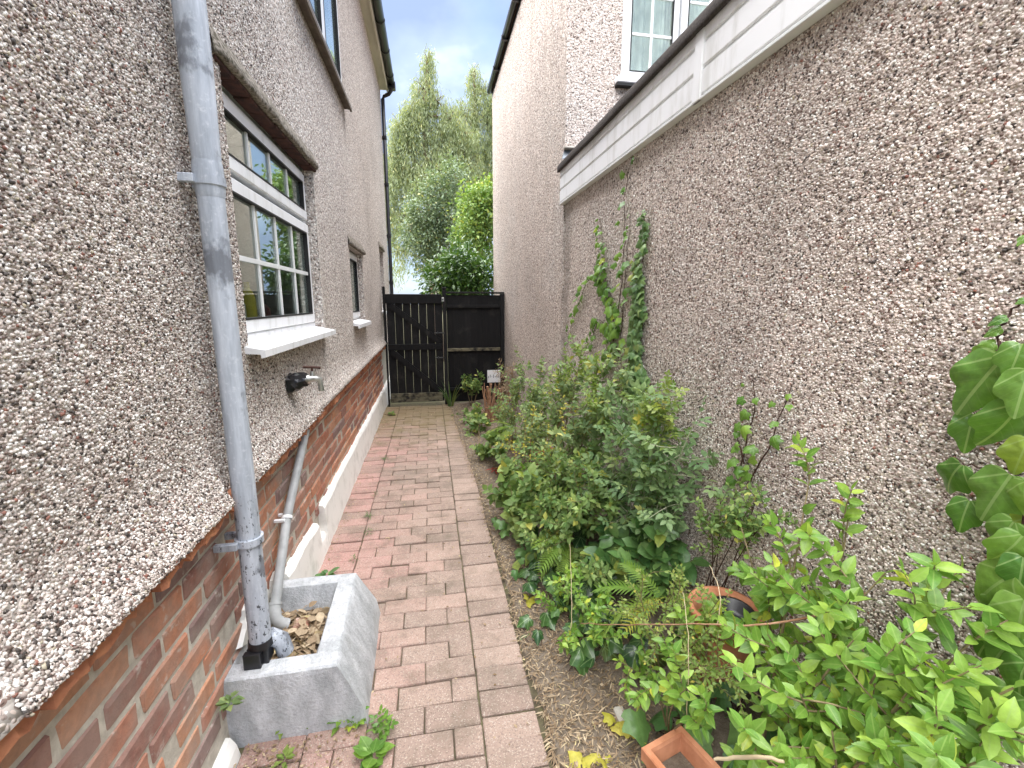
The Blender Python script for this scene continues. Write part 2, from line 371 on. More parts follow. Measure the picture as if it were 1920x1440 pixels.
def leafmat(name, c1, c2, vein=None, rough=.45, transl=.3, spec=.4, palm=False, veinamt=.5, yellow=True):
    m = bpy.data.materials.new(name); m.use_nodes = True; t = m.node_tree; b = t.nodes['Principled BSDF']; out = t.nodes['Material Output']
    b.inputs['Roughness'].default_value = rough; b.inputs['Specular IOR Level'].default_value = spec
    o = nd(t, 'ShaderNodeObjectInfo'); a = nd(t, 'ShaderNodeAttribute', attribute_name='tint')
    r = math_(t, 'FRACT', math_(t, 'ADD', o.outputs['Random'], a.outputs['Fac']))
    c = rmp(t, r, [(0, c1), (.65, tuple((x+y)/2 for x, y in zip(c1, c2))), (.94, c2), (.975 if yellow else .9999, (min(.6, c2[0]*1.5+.06), min(.6, c2[1]*1.15+.03), c2[2]*.9)), (1, tuple(x*.8 for x in c1))])
    p = pos(t); n = noise(t, p, 55, 3, .6)
    c = mixc(t, .6, c, rmp(t, n, [(.3, G(.68)), (.7, G(1.28))]), 'MULTIPLY')
    if vein:
        uv = nd(t, 'ShaderNodeUVMap'); s = nd(t, 'ShaderNodeSeparateXYZ'); t.links.new(uv.outputs[0], s.inputs[0])
        ax = math_(t, 'ABSOLUTE', s.outputs[0])
        mid = math_(t, 'LESS_THAN', ax, .022)
        if palm:
            ang = math_(t, 'ARCTAN2', ax, math_(t, 'ADD', s.outputs[1], -.02))
            rr = math_(t, 'POWER', math_(t, 'ADD', math_(t, 'MULTIPLY', ax, ax), math_(t, 'MULTIPLY', s.outputs[1], s.outputs[1])), .5)
            vs_ = mid
            for k in (.78, 1.5):
                vs_ = math_(t, 'MAXIMUM', vs_, math_(t, 'LESS_THAN', math_(t, 'MULTIPLY', math_(t, 'ABSOLUTE', math_(t, 'SUBTRACT', ang, k)), rr), .016))
            side = math_(t, 'LESS_THAN', math_(t, 'FRACT', math_(t, 'MULTIPLY', math_(t, 'SUBTRACT', s.outputs[1], math_(t, 'MULTIPLY', ax, .9)), 5)), .10)
            v_ = math_(t, 'MAXIMUM', vs_, math_(t, 'MULTIPLY', side, .16))
        else:
            side = math_(t, 'LESS_THAN', math_(t, 'FRACT', math_(t, 'MULTIPLY', math_(t, 'SUBTRACT', s.outputs[1], math_(t, 'MULTIPLY', ax, .8)), 7)), .14)
            v_ = math_(t, 'MAXIMUM', mid, math_(t, 'MULTIPLY', side, .22))
        c = mixc(t, math_(t, 'MULTIPLY', v_, veinamt), c, vein)
    t.links.new(c, b.inputs['Base Color']); bump(t, b, n, .25, .004)
    tl = nd(t, 'ShaderNodeBsdfTranslucent'); ms = nd(t, 'ShaderNodeMixShader', i_0=transl)
    t.links.new(mixc(t, 1.0, c, (1.25, 1.2, .55), 'MULTIPLY'), tl.inputs[0])
    t.links.new(b.outputs[0], ms.inputs[1]); t.links.new(tl.outputs[0], ms.inputs[2]); t.links.new(ms.outputs[0], out.inputs[0])
    MATS[name] = m; return m
LM_PRIVET = leafmat('privet_leaf', (0.120, 0.264, 0.042), (0.336, 0.504, 0.084), (.30, .44, .12), .38, .32, .45)
LM_IVYD = leafmat('dark_ivy_leaf', (0.022, 0.066, 0.022), (0.072, 0.156, 0.036), (.25, .36, .16), .28, .15, .5, True, .55)
LM_IVYB = leafmat('bright_ivy_leaf', (0.077, 0.187, 0.028), (0.220, 0.374, 0.055), (.30, .44, .14), .36, .32, .45, True, .38)
LM_IVYBIG = leafmat('large_ivy_leaf', (.07, .18, .03), (.21, .36, .07), (.36, .50, .2), .28, .34, .5, True, .5, yellow=False)
LM_IVYC = leafmat('climbing_ivy_leaf', (0.086, 0.172, 0.057), (0.218, 0.333, 0.115), (.22, .32, .13), .42, .28, .4, True, .4)
LM_ROSE = leafmat('rose_leaf', (.135, .235, .105), (.29, .41, .18), (.3, .42, .2), .48, .34, .35, veinamt=.3)
LM_SHRUB = leafmat('shrub_leaf', (0.106, 0.200, 0.056), (0.312, 0.413, 0.125), None, .5, .3, .35)
LM_OLIVE = leafmat('dusty_shrub_leaf', (.14, .225, .09), (.35, .45, .18), None, .5, .34, .35)
LM_LIME = leafmat('lime_leaf', (.16, .26, .06), (.34, .41, .11), None, .45, .38, .35)
LM_VIB = leafmat('broad_leaf', (0.069, 0.169, 0.050), (0.188, 0.325, 0.094), (.16, .28, .09), .35, .25, .45, veinamt=.4)
LM_FERN = leafmat('fern_frond', (.14, .25, .04), (.33, .43, .08), None, .5, .4, .3)
LM_EUC = leafmat('hanging_leaf', (.21, .265, .145), (.40, .45, .27), None, .5, .35, .3)
LM_GREY = leafmat('grey_green_leaf', (.11, .165, .10), (.27, .34, .21), None, .5, .25, .3)
LM_LAUREL = leafmat('laurel_leaf', (.02, .065, .018), (.11, .21, .04), (.15, .25, .06), .28, .22, .5)
LM_YEL = leafmat('yellow_leaf', (.45, .43, .06), (.62, .55, .12), None, .5, .35, .3)
LM_DEAD = leafmat('dead_leaf', (.22, .15, .09), (.52, .42, .29), None, .85, .15, .15)
LM_RED = leafmat('red_leaf', (.35, .02, .02), (.5, .05, .04), None, .5, .25, .3)
LM_GRASS = leafmat('strap_leaf', (.06, .12, .04), (.16, .25, .09), None, .5, .3, .3)

# ------------------------------------------------------------------ the ground and the path
XL, XR = -.70, 1.14                     # render faces of the two houses
GATE_Y = 6.95
o = MB().add([(-400, -400, -.05), (400, -400, -.05), (400, 400, -.05), (-400, 400, -.05)], [(0, 1, 2, 3)]).build('ground', M_GROUND); o['kind'] = 'structure'
path = MB().add([(-.74, -.5, -.012), (.42, -.5, -.012), (.42, 7.1, -.012), (-.74, 7.1, -.012)], [(0, 1, 2, 3)]).build('paved_path', M_JOINT); path['kind'] = 'structure'
def rough_block(lx, ly, lz, bev, jit, seed):
    r = random.Random(seed); m = MB().box(-lx/2, lx/2, -ly/2, ly/2, -lz, 0, bev)
    m.v = [(x+r.uniform(-jit, jit), y+r.uniform(-jit, jit), z+(r.uniform(-jit, jit)*.5)) for x, y, z in m.v]
    return m
paver_full = []; paver_half = []
for k in range(5):
    me = rough_block(.2062, .1092, .05, .004, .0018, k).mesh('paver'); me.materials.append(M_PAVER); paver_full.append(me)
    me = rough_block(.1015, .1092, .05, .004, .0018, 50+k).mesh('paver'); me.materials.append(M_PAVER); paver_half.append(me)
ROW = .113
nrow = int((GATE_Y-.86)/ROW)
for i in range(nrow):
    y = .92 + i*ROW
    sh = .012*math.sin(i*.13)
    cells = [(-.594, 1), (.251, 1)]
    x0 = -.487
    cells += [(x0+.105+.21*k, 1) for k in range(3)] if i % 2 else [(x0+.0525, 0), (x0+.21, 1), (x0+.42, 1), (x0+.5775, 0)]
    for x, full in cells:
        o = bpy.data.objects.new('paver', random.choice(paver_full if full else paver_half))
        dy = random.uniform(-.004, .004) if -.48 < x < .14 else random.uniform(-.006, .006)+.03*(1 if x > 0 else -.4)
        o.location = (x, y+dy+.015*x, random.uniform(-.005, .005))
        o.rotation_euler = (R(random.uniform(-1.1, 1.1)), R(random.uniform(-1, 1)), R(random.uniform(-1, 1)))
        link(o, path)

def vnoise(x, y, s=1.0, seed=0):
    return (math.sin(x*1.7*s+seed)+math.sin(y*2.3*s+1.3*seed+x*.7*s)+math.sin((x+y)*3.1*s+2.1*seed)*.6+math.sin((x*2.2-y*4.1)*s+seed*.7)*.5)/3.1
def bed_edge(y):
    e = .372 - .03*max(0, (y-2.8))
    return e + .018*vnoise(y*3, 1, 1, 2) + .012*vnoise(y*11, 4, 1, 5)
def soil_z(x, y):
    t = max(0, (x-bed_edge(y)))/(1.14-.36)
    return .004 + .17*min(1, t*1.25)**1.3*(1 if y < 3.5 else max(.3, 1-(y-3.5)*.25)) + .010*vnoise(x*9, y*9, 1, 3)*min(1, t*6) + .006*vnoise(x*31, y*31, 1, 9)*min(1, t*6)
NX, NY = 40, 300
V = []; Fc = []
for j in range(NY+1):
    y = -.6 + 7.52*j/NY
    for i in range(NX+1):
        u = i/NX; e = bed_edge(y); x = e - .008 + (1.17-e)*u
        V.append((x, y, soil_z(x, y) if i else -.02))
for j in range(NY):
    for i in range(NX):
        a = j*(NX+1)+i; Fc.append((a, a+1, a+NX+2, a+NX+1))
o = MB().add(V, Fc, True).build('flower_bed_soil', M_SOIL); o['kind'] = 'structure'

# ------------------------------------------------------------------ walls
def wall_cells(mb, xp, ys, zs, holes, flip=False):
    """plane x = xp between the given grid lines, leaving out the holes"""
    ys = sorted(set(ys)); zs = sorted(set(zs))
    for a, b in zip(ys, ys[1:]):
        for c, d in zip(zs, zs[1:]):
            ym, zm = (a+b)/2, (c+d)/2
            if any(h[0] < ym < h[1] and h[2] < zm < h[3] for h in holes): continue
            q = [(xp, a, c), (xp, b, c), (xp, b, d), (xp, a, d)]
            mb.add(q if not flip else q[::-1], [(0, 1, 2, 3)])
def chips(name, parent, place, pts, size=(.0031, .0053), seed=1, tint=(1, 1, 1), pr=(.05, .07, .11, .20, .25, .20, .10, .012, .02)):
    """thousands of angular stone chips bedded in the render: one joined part.
    pts: (N,2) surface coordinates; place(p2, h) gives positions, h is the height above the face"""
    r = np.random.default_rng(seed); n = len(pts); K = 5
    s = r.uniform(*size, n)*np.where(r.random(n) < .12, 1.45, 1.0)
    a0 = r.uniform(0, 2*np.pi, n); asp = r.uniform(.65, 1.0, n); rot = r.uniform(0, np.pi, n)
    ang = a0[:, None] + np.arange(K)[None]*2*np.pi/K + r.uniform(-.35, .35, (n, K))
    rad = s[:, None]*r.uniform(.8, 1.15, (n, K))
    ex = np.cos(ang)*rad; ey = np.sin(ang)*rad*asp[:, None]
    cx = ex*np.cos(rot)[:, None]-ey*np.sin(rot)[:, None]; cy = ex*np.sin(rot)[:, None]+ey*np.cos(rot)[:, None]
    tx = r.uniform(-.5, .5, n); ty = r.uniform(-.5, .5, n)
    hh = s*r.uniform(.28, .62, n)
    base = np.stack([pts[:, 0, None]+cx, pts[:, 1, None]+cy], -1)
    top = np.stack([pts[:, 0, None]+cx*.62+(tx*s*.25)[:, None], pts[:, 1, None]+cy*.62+(ty*s*.25)[:, None]], -1)
    htop = hh[:, None] + (cx*tx[:, None]+cy*ty[:, None])*.5
    P0 = place(base.reshape(-1, 2), np.full(n*K, -.002)).reshape(n, K, 3); P1 = place(top.reshape(-1, 2), htop.reshape(-1)).reshape(n, K, 3)
    verts = np.concatenate([P0, P1], 1).reshape(-1, 3) - np.array(origin(parent))
    me = bpy.data.meshes.new(name)
    me.vertices.add(len(verts)); me.vertices.foreach_set('co', verts.astype(np.float32).ravel())
    tmpl = []; 
    for k in range(K): tmpl += [k, (k+1) % K, K+(k+1) % K, K+k]
    tmpl += [K+k for k in range(K)]
    lp = (np.arange(n)[:, None]*2*K + np.array(tmpl)[None]).ravel()
    cnt = np.tile(np.array([4]*K+[K]), n); st = np.concatenate([[0], np.cumsum(cnt)[:-1]])
    me.loops.add(len(lp)); me.loops.foreach_set('vertex_index', lp.astype(np.int32))
    me.polygons.add(len(cnt)); me.polygons.foreach_set('loop_start', st.astype(np.int32)); me.polygons.foreach_set('loop_total', cnt.astype(np.int32))
    me.update(calc_edges=True)
    pal = np.array([c for _, c in PEB] + [(.26, .12, .09), (.45, .40, .30)]); pr = np.array(pr)
    ci = r.choice(len(pal), n, p=pr/pr.sum()); c = pal[ci]*r.uniform(.8, 1.2, (n, 1))*np.array(tint)
    at_ = me.attributes.new('col', 'FLOAT_COLOR', 'FACE')
    cc = np.repeat(np.concatenate([np.clip(c, 0, 1), np.ones((n, 1))], 1), K+1, 0)
    at_.data.foreach_set('color', cc.astype(np.float32).ravel())
    me.materials.append(M_CHIP)
    o = link(bpy.data.objects.new(name, me), parent); o['kind'] = 'stuff'
    return o
def chip_points(y0, y1, z0, z1, fn, holes=(), step=.0067, seed=0):
    r = np.random.default_rng(seed); ny, nz = int((y1-y0)/step), int((z1-z0)/step)
    yy, zz = np.meshgrid(np.arange(ny), np.arange(nz)); 
    p = np.stack([y0+(yy+.5*(zz % 2)+r.uniform(-.42, .42, yy.shape))*step, z0+(zz+r.uniform(-.42, .42, yy.shape))*step], -1).reshape(-1, 2)
    keep = r.random(len(p)) < fn(p)
    for h in holes: keep &= ~((p[:, 0] > h[0]-.003) & (p[:, 0] < h[1]+.003) & (p[:, 1] > h[2]-.003) & (p[:, 1] < h[3]+.003))
    return p[keep]
def inview(P, m=40):
    d = P - np.array(CAMP); z = d@np.array(F_); x = 960+FPX*(d@np.array(R_))/np.maximum(z, .01); y = 720+FPX*(d@np.array(D_))/np.maximum(z, .01)
    return (z > .05) & (x > -m) & (x < 1920+m) & (y > -m) & (y < 1440+m)

# ---- the house on the left
house = thing('pebbledash_house', 'pebbledashed house with brick base and white windows along the left of the path', 'house', (XL, 4, 0))
H_Y0, H_Y1, H_TOP = -.35, 8.56, 5.06
WIN = (1.91, 3.22, 1.37, 2.385); UPW = (3.05, 4.50, 3.30, 4.55); SMW = (4.42, 5.22, 1.345, 2.06); W3 = (7.08, 7.62, 1.40, 2.34)
HOLES = [WIN, UPW, SMW, W3]
BELL_TOP = 1.12
m = MB()
wall_cells(m, XL, [H_Y0, H_Y1]+[h[k] for h in HOLES for k in (0, 1)], [BELL_TOP, H_TOP]+[h[k] for h in HOLES for k in (2, 3)], HOLES, False)
DEP = .062
for (a, b, c, d) in HOLES:              # reveals
    m.add([(XL, b, c), (XL-DEP, b, c), (XL-DEP, b, d), (XL, b, d)], [(0, 1, 2, 3)])
    m.add([(XL, a, c), (XL-DEP, a, c), (XL-DEP, a, d), (XL, a, d)], [(3, 2, 1, 0)])
    m.add([(XL, a, d), (XL, b, d), (XL-DEP, b, d), (XL-DEP, a, d)], [(0, 1, 2, 3)])
    m.add([(XL, a, c), (XL, b, c), (XL-DEP, b, c), (XL-DEP, a, c)], [(3, 2, 1, 0)])
m.add([(XL, H_Y1, .0), (-6, H_Y1, .0), (-6, H_Y1, H_TOP), (XL, H_Y1, H_TOP)], [(0, 1, 2, 3)])
m.add([(XL, H_Y0, .0), (-6, H_Y0, .0), (-6, H_Y0, H_TOP), (XL, H_Y0, H_TOP)], [(3, 2, 1, 0)])
m.add([(-6, H_Y0, 0), (-6, H_Y1, 0), (-6, H_Y1, H_TOP), (-6, H_Y0, H_TOP)], [(3, 2, 1, 0)])
m.build('wall', M_PEBL, house)
# bell cast: the render flares out above the brick base, with a notch where the downpipe passes
PIPE = (-.638, 1.575)
def bell_dx(y, t):                      # t: 0 at the top, 1 at the tip
    full = .060*t**2.0 + .002*vnoise(y*7, 2, 1, 4)*t
    g = abs(y-PIPE[1]-.015)
    return full*min(1, max(0.0, (g-.035)/.06)) if g < .1 else full
def tip_z(y): return .915 + .0045*y + .008*vnoise(y*5, 3, 1, 1)*.7 + .004*vnoise(y*23, 1, 1, 3)
NB, NT = 320, 8
V = []; Fc = []
for j in range(NB+1):
    y = H_Y0 + (H_Y1-H_Y0)*j/NB
    tz = tip_z(y)
    for k in range(NT+1):
        t = k/NT; V.append((XL+bell_dx(y, t), y, BELL_TOP+(tz-BELL_TOP)*t))
    V.append((XL+bell_dx(y, 1)-.012, y, tz-.012)); V.append((XL-.05, y, tz-.006))
W_ = NT+3
for j in range(NB):
    for k in range(W_-1):
        a = j*W_+k; Fc.append((a, a+W_, a+W_+1, a+1)[::-1])
MB().add(V, Fc, True).build('bell_cast_edge', M_PEBL, house)
def place_left(p, h):
    y, z = p[:, 0], p[:, 1]
    t = np.clip((BELL_TOP-z)/(BELL_TOP-.92), 0, 1)
    dx = .0625*t**2
    g = np.abs(y-PIPE[1]-.015); f = np.where(g < .1, np.clip((g-.035)/.06, 0, 1), 1.0)
    return np.stack([XL+dx*f+h, y, z], -1)
def fade_left(p):
    P = np.stack([np.full(len(p), XL), p[:, 0], p[:, 1]], -1)
    return np.where(inview(P), np.clip(1.0-(p[:, 0]-1.5)/1.3, 0, 1), 0)
pts = chip_points(.55, 3.4, .922, 2.9, fade_left, HOLES, seed=11)
pts = np.concatenate([pts, chip_points(.55, 3.4, .916, 1.03, fade_left, HOLES, seed=12), chip_points(.55, 3.4, .912, .96, fade_left, HOLES, seed=13)])
chips('stone_chips', house, place_left, pts, seed=5, tint=(.95, .935, .915), pr=(.11, .11, .13, .20, .18, .20, .05, .02, .02))

# brick base
BX = -.735
base = MB().box(-6, BX-.006, H_Y0, H_Y1-.01, 0, .93).build('brick_base', M_MORTAR, house)
bm_ = []
for k in range(6):
    r = random.Random(k); mm = MB().box(-.05, 0, -.1075, .1075, -.0325, .0325, .006)
    mm.v = [(x+(r.uniform(-.004, .002) if x > -.02 else 0), y+r.uniform(-.003, .003), z+r.uniform(-.003, .003)) for x, y, z in mm.v]
    me = mm.mesh('brick'); me.materials.append(M_BRICK); bm_.append(me)
ob = origin(base)
BL, BH = .231, .0775
M_TILE = simple('orange_clay_tile', (.34, .13, .075), .85, .2, .3, 16, .5, col2=(.52, .23, .12))
for c in range(10):
    z = .865 - c*BH
    y = .30 + (.114 if c % 2 else 0)
    while y < GATE_Y+.1:
        hidden = (z < .24 and y > 2.3) or (z < .02)
        if not hidden:
            o = bpy.data.objects.new('brick', random.choice(bm_)); link(o, base)
            o.location = Vector((BX+random.uniform(-.002, .003), y+random.uniform(-.003, .003), z+.0035*y+random.uniform(-.002, .002))) - ob
            o.rotation_euler = (R(random.uniform(-.5, .5)), 0, R(random.uniform(-.5, .5)))
            if random.random() < .14: o.scale.y = .48
        y += BL
# clay tile course sticking out under the bell cast, broken along its lower edge
tm = []
for k in range(6):
    r = random.Random(k+90); n = 9; v = []; 
    for i in range(n+1):
        yy = -.112+.224*i/n; lo = -.036+r.uniform(-.014, .014)+(.018 if r.random() < .25 else 0)
        v += [(.0+r.uniform(-.004, .003), yy, .012), (.004+r.uniform(-.006, .004), yy, lo), (-.055, yy, lo+.004), (-.055, yy, .012)]
    f = [(4*i+a, 4*i+(a+1) % 4, 4*i+4+(a+1) % 4, 4*i+4+a) for i in range(n) for a in range(4)] + [(0, 3, 2, 1), (4*n, 4*n+1, 4*n+2, 4*n+3)]
    me = MB().add(v, f).mesh('tile'); me.materials.append(M_TILE); tm.append(me)
y = .3
while y < GATE_Y:
    if abs(y-PIPE[1]) > .09:
        o = bpy.data.objects.new('tile', random.choice(tm)); link(o, base)
        o.location = Vector((XL+.040+random.uniform(-.010, .004), y, tip_z(y)-.024)) - ob; o.rotation_euler = (0, R(random.uniform(-3, 3)), R(random.uniform(-1.2, 1.2)))
    y += .229
# white painted cement plinth, broken away in places
def plinth(y0, y1, top0, top1, xf, name='painted_plinth', n=60, mat=M_PLINTH, zb=-.02):
    V = []; Fc = []; 
    for j in range(n+1):
        y = y0+(y1-y0)*j/n; e = min(1, min(j, n-j)/2.0)
        zt = (top0+(top1-top0)*j/n + .008*vnoise(y*9, 1, 1, 2)+.005*vnoise(y*31, 1, 1, 8))
        x = xf + .006*vnoise(y*4, 2, 1, 6)
        V += [(BX-.01, y, zb), (x+.014, y, zb), (x+.004, y, zt*.5), (x-.002, y, zt-.02), (x-.014, y, zt), (BX-.01, y, zt+.004)]
    for j in range(n):
        for k in range(5):
            a = j*6+k; Fc.append((a, a+1, a+7, a+6))
    Fc += [(0, 5, 4, 3, 2, 1), tuple(n*6+k for k in range(6))]
    return MB().add(V, Fc).build(name, mat, house)
plinth(2.86, H_Y1, .275, .27, -.70)
plinth(2.10, 2.70, .28, .235, -.698, n=24)
plinth(2.68, 2.88, .10, .10, -.70, n=10)
plinth(.6, 1.47, .055, .065, -.71, n=40)
# crumbling render behind the pipes
rr = random.Random(4)
for (y0, y1, z0, z1) in ((1.62, 1.95, .26, .42), (1.95, 2.12, .2, .34)):
    n = 14; V = []
    for i in range(n):
        t = 2*math.pi*i/n; k = 1+rr.uniform(-.4, .25)
        V.append((BX+.012+rr.uniform(-.004, .006), (y0+y1)/2+math.cos(t)*(y1-y0)/2*k, (z0+z1)/2+math.sin(t)*(z1-z0)/2*k))
    V2 = [(BX-.008, (y0+y1)/2+(p[1]-(y0+y1)/2)*1.06, (z0+z1)/2+(p[2]-(z0+z1)/2)*1.06) for p in V]
    Fc = [tuple(range(n))] + [(i, n+i, n+(i+1) % n, (i+1) % n) for i in range(n)]
    MB().add(V+V2, Fc).build('cement_patch', M_PLINTH, house)

# ---- windows
def frame_rect(mb, x0, x1, y0, y1, z0, z1, wd, bev=.006):
    mb.box(x0, x1, y0, y1, z1-wd, z1, bev); mb.box(x0, x1, y0, y1, z0, z0+wd, bev)
    mb.box(x0+.001, x1-.001, y0, y0+wd, z0+wd-.004, z1-wd+.004, bev); mb.box(x0+.001, x1-.001, y1-wd, y1, z0+wd-.004, z1-wd+.004, bev)
def x_window(parent, name, xg, y0, y1, z0, z1, lights, sash=.058, fr=.055):
    """window in a wall of constant x; lights: list of (ya,yb,za,zb,nby,nbz)"""
    mb = MB(); frame_rect(mb, xg-.055, xg, y0, y1, z0, z1, fr); w_ = mb.build(name, M_WHITE, parent)
    for (a, b, c, d, ny, nz) in lights:
        mb = MB(); frame_rect(mb, xg-.04, xg+.016, a, b, c, d, sash); mb.build('sash_frame', M_WHITE, w_)
        g = sash
        mb = MB(); 
        for (p, q, r_, s_) in ((a+g-.004, b-g+.004, c+g-.005, c+g+.003), (a+g-.004, b-g+.004, d-g-.003, d-g+.005)): mb.box(xg-.006, xg+.018, p, q, r_, s_)
        for (p, q, r_, s_) in ((a+g-.005, a+g+.003, c+g+.0035, d-g-.0035), (b-g-.003, b-g+.005, c+g+.0035, d-g-.0035)): mb.box(xg-.006, xg+.018, p, q, r_, s_)
        mb.build('gasket', M_GASKET, w_)
        MB().box(xg-.006, xg-.002, a+g-.01, b-g+.01, c+g-.01, d-g+.01).build('pane', M_GLASS, w_)
        for k in range(1, ny):
            yy = a+g+(b-a-2*g)*k/ny; MB().box(xg-.001, xg+.006, yy-.010, yy+.010, c+g, d-g).build('glazing_bar', M_BAR, w_)
        for k in range(1, nz):
            zz = c+g+(d-c-2*g)*k/nz; MB().box(xg-.0015, xg+.008, a+g, b-g, zz-.010, zz+.010).build('glazing_bar', M_BAR, w_)
    return w_
xg = XL-DEP
kw = x_window(house, 'kitchen_window', xg, 1.92, 3.215, 1.40, 2.36, [(1.945, 3.19, 1.425, 2.035, 4, 2), (1.945, 3.185, 2.06, 2.335, 4, 1)])
def sill(parent, y0, y1, z, xf, xb, mat=M_WHITE, th=.035):
    mb = MB(); mb.prism([(xb, z+.03), (xf, z+.004), (xf, z-th+.004), (xf-.015, z-th), (xf-.018, z-.012), (xb, z-.006)], 1, y0, y1)
    return mb.build('sill', mat, parent)
sill(kw, 1.87, 3.22, 1.365, -.628, xg+.006, th=.028)
MB().box(xg-.05, xg+.008, 1.92, 3.215, 1.392, 1.42, .004).build('sill_upstand', M_WHITE, kw)
# tile creasing over the kitchen window
for i in range(9):
    y0 = 1.86+i*.155
    mm = MB().box(XL-DEP+.004, XL+.012+random.uniform(-.008, .006), y0+.002, y0+.152, 2.362+random.uniform(0, .008), 2.3835, .003)
    mm.build('head_tile', M_TILEHEAD, kw)
def drip(mb, y0, y1, z):
    n = int((y1-y0)/.03); V = []; Fc = []
    for j in range(n+1):
        y = y0+(y1-y0)*j/n; e = 1 if 0 < j < n else .4
        V += [(XL-.01, y, z+.12), (XL+.014*e, y, z+.06), (XL+(.032+.008*vnoise(y*9, 1, 1, 3))*e, y, z+.014+.006*vnoise(y*20, 1, 1, 4)), (XL+(.028)*e, y, z), (XL-.01, y, z+.001)]
    for j in range(n):
        for k in range(4):
            a = j*5+k; Fc.append((a, a+5, a+6, a+1)[::-1])
    mb.add(V, Fc, True)
for (ya, yb, zz) in ((1.85, 3.27, 2.385), (4.38, 5.33, 2.062), (7.03, 7.72, 2.342)):
    mb = MB(); drip(mb, ya, yb, zz); mb.build('render_hood', M_HOOD, house)
sw = x_window(house, 'small_window', xg, 4.43, 5.215, 1.375, 2.05, [(4.455, 5.19, 1.40, 2.025, 1, 1)])
sill(sw, 4.40, 5.24, 1.345, -.64, xg+.006)
w3 = x_window(house, 'narrow_window', xg, 7.09, 7.615, 1.43, 2.33, [(7.11, 7.595, 1.45, 2.31, 1, 1)])
sill(w3, 7.07, 7.64, 1.40, -.645, xg+.006)
uw = x_window(house, 'upstairs_window', XL+.004, 3.06, 4.49, 3.33, 4.54, [(3.085, 3.78, 3.355, 4.515, 1, 1), (3.79, 4.465, 3.355, 4.515, 1, 1)])
sill(uw, 3.0, 4.64, 3.275, -.635, XL-.02, M_SILLBROWN, .03)
MB().box(XL-.035, XL+.026, 3.05, 4.5, 3.302, 3.333, .004).build('sill_upstand', M_WHITE, uw)
# rooms behind the panes
for (a, b, c, d) in HOLES:
    mb = MB(); x0, x1 = XL-1.0, XL-DEP-.06
    A, B, C_, D2 = a-.5, b+.5, c-.45, d+.25
    mb.add([(x0, A, C_), (x0, B, C_), (x0, B, D2), (x0, A, D2)], [(0, 1, 2, 3)])
    mb.add([(x0, A, C_), (x1, A, C_), (x1, A, D2), (x0, A, D2)], [(0, 1, 2, 3)]); mb.add([(x0, B, C_), (x1, B, C_), (x1, B, D2), (x0, B, D2)], [(3, 2, 1, 0)])
    mb.add([(x0, A, C_), (x1, A, C_), (x1, B, C_), (x0, B, C_)], [(3, 2, 1, 0)]); mb.add([(x0, A, D2), (x1, A, D2), (x1, B, D2), (x0, B, D2)], [(0, 1, 2, 3)])
    mb.build('room', M_DARKROOM, house)
# eaves
MB().box(XL-.3, -.592, H_Y0-.1, H_Y1-.005, 5.05, 5.075).build('soffit', M_CREAM, house)
MB().box(-.597, -.572, H_Y0-.1, H_Y1+.005, 5.03, 5.22, .003).build('fascia', M_CREAM, house)
def gutter(name, x_in, x_out, y0, y1, z, parent, mat, n=8, th=.004):
    c = (x_in+x_out)/2; r = abs(x_out-x_in)/2; P = []
    for k in range(n+1):
        t = math.pi*k/n; P.append((c-math.cos(t)*r, z-math.sin(t)*r*1.05))
    Q = [(c-(math.cos(math.pi*k/n))*(r-th), z-math.sin(math.pi*k/n)*(r-th)*1.05) for k in range(n, -1, -1)]
    g = MB().prism(P+Q, 1, y0, y1, True).build(name, mat, parent)
    return g, c, r
g, gc, gr = gutter('gutter', -.568, -.455, H_Y0, H_Y1+.02, 5.15, house, M_BLACKPL)
yy = 1.0
while yy < H_Y1:
    mb = MB(); P = [(gc-math.cos(math.pi*k/8)*(gr+.006), 5.152-math.sin(math.pi*k/8)*(gr+.006)*1.05) for k in range(9)]; Q = [(gc-math.cos(math.pi*k/8)*(gr-.001), 5.152-math.sin(math.pi*k/8)*(gr-.001)*1.05) for k in range(8, -1, -1)]
    mb.prism(P+Q, 1, yy-.03, yy+.03, True); mb.build('gutter_bracket', M_BLACKPL, g); yy += .72
MB().add([(-.50, H_Y0-.15, 5.20), (-.50, H_Y1+.06, 5.20), (-3.4, H_Y1+.06, 7.3), (-3.4, H_Y0-.15, 7.3), (-.52, H_Y0-.15, 5.16), (-.52, H_Y1+.06, 5.16), (-3.4, H_Y1+.06, 7.2), (-3.4, H_Y0-.15, 7.2), (-6.2, H_Y0-.15, 5.2), (-6.2, H_Y1+.06, 5.2)],
         [(0, 1, 2, 3), (4, 7, 6, 5), (0, 4, 5, 1), (0, 3, 7, 4), (1, 5, 6, 2), (3, 2, 9, 8)]).build('roof', M_ROOF, house)

# ---- the house on the right
rh = thing('neighbour_house', 'pinkish pebbledashed two-storey house behind the flat roof on the right', 'house', (XR, 6, 0))
RY0, RY1, RTOP = 3.86, 8.18, 4.99
RW = (1.60, 3.06, 3.32, 4.62)           # window opening in the wall facing the camera
m = MB()
m.add([(XR, RY0, -.05), (XR, RY1, -.05), (XR, RY1, RTOP), (XR, RY0, RTOP)], [(3, 2, 1, 0)])
xs = [XR, RW[0], RW[1], 6.0]; zs = [-.05, RW[2], RW[3], RTOP]
for i in range(3):
    for k in range(3):
        if i == 1 and k == 1: continue
        m.add([(xs[i], RY0, zs[k]), (xs[i+1], RY0, zs[k]), (xs[i+1], RY0, zs[k+1]), (xs[i], RY0, zs[k+1])], [(0, 1, 2, 3)])
m.add([(XR, RY1, -.05), (6, RY1, -.05), (6, RY1, RTOP), (XR, RY1, RTOP)], [(3, 2, 1, 0)])
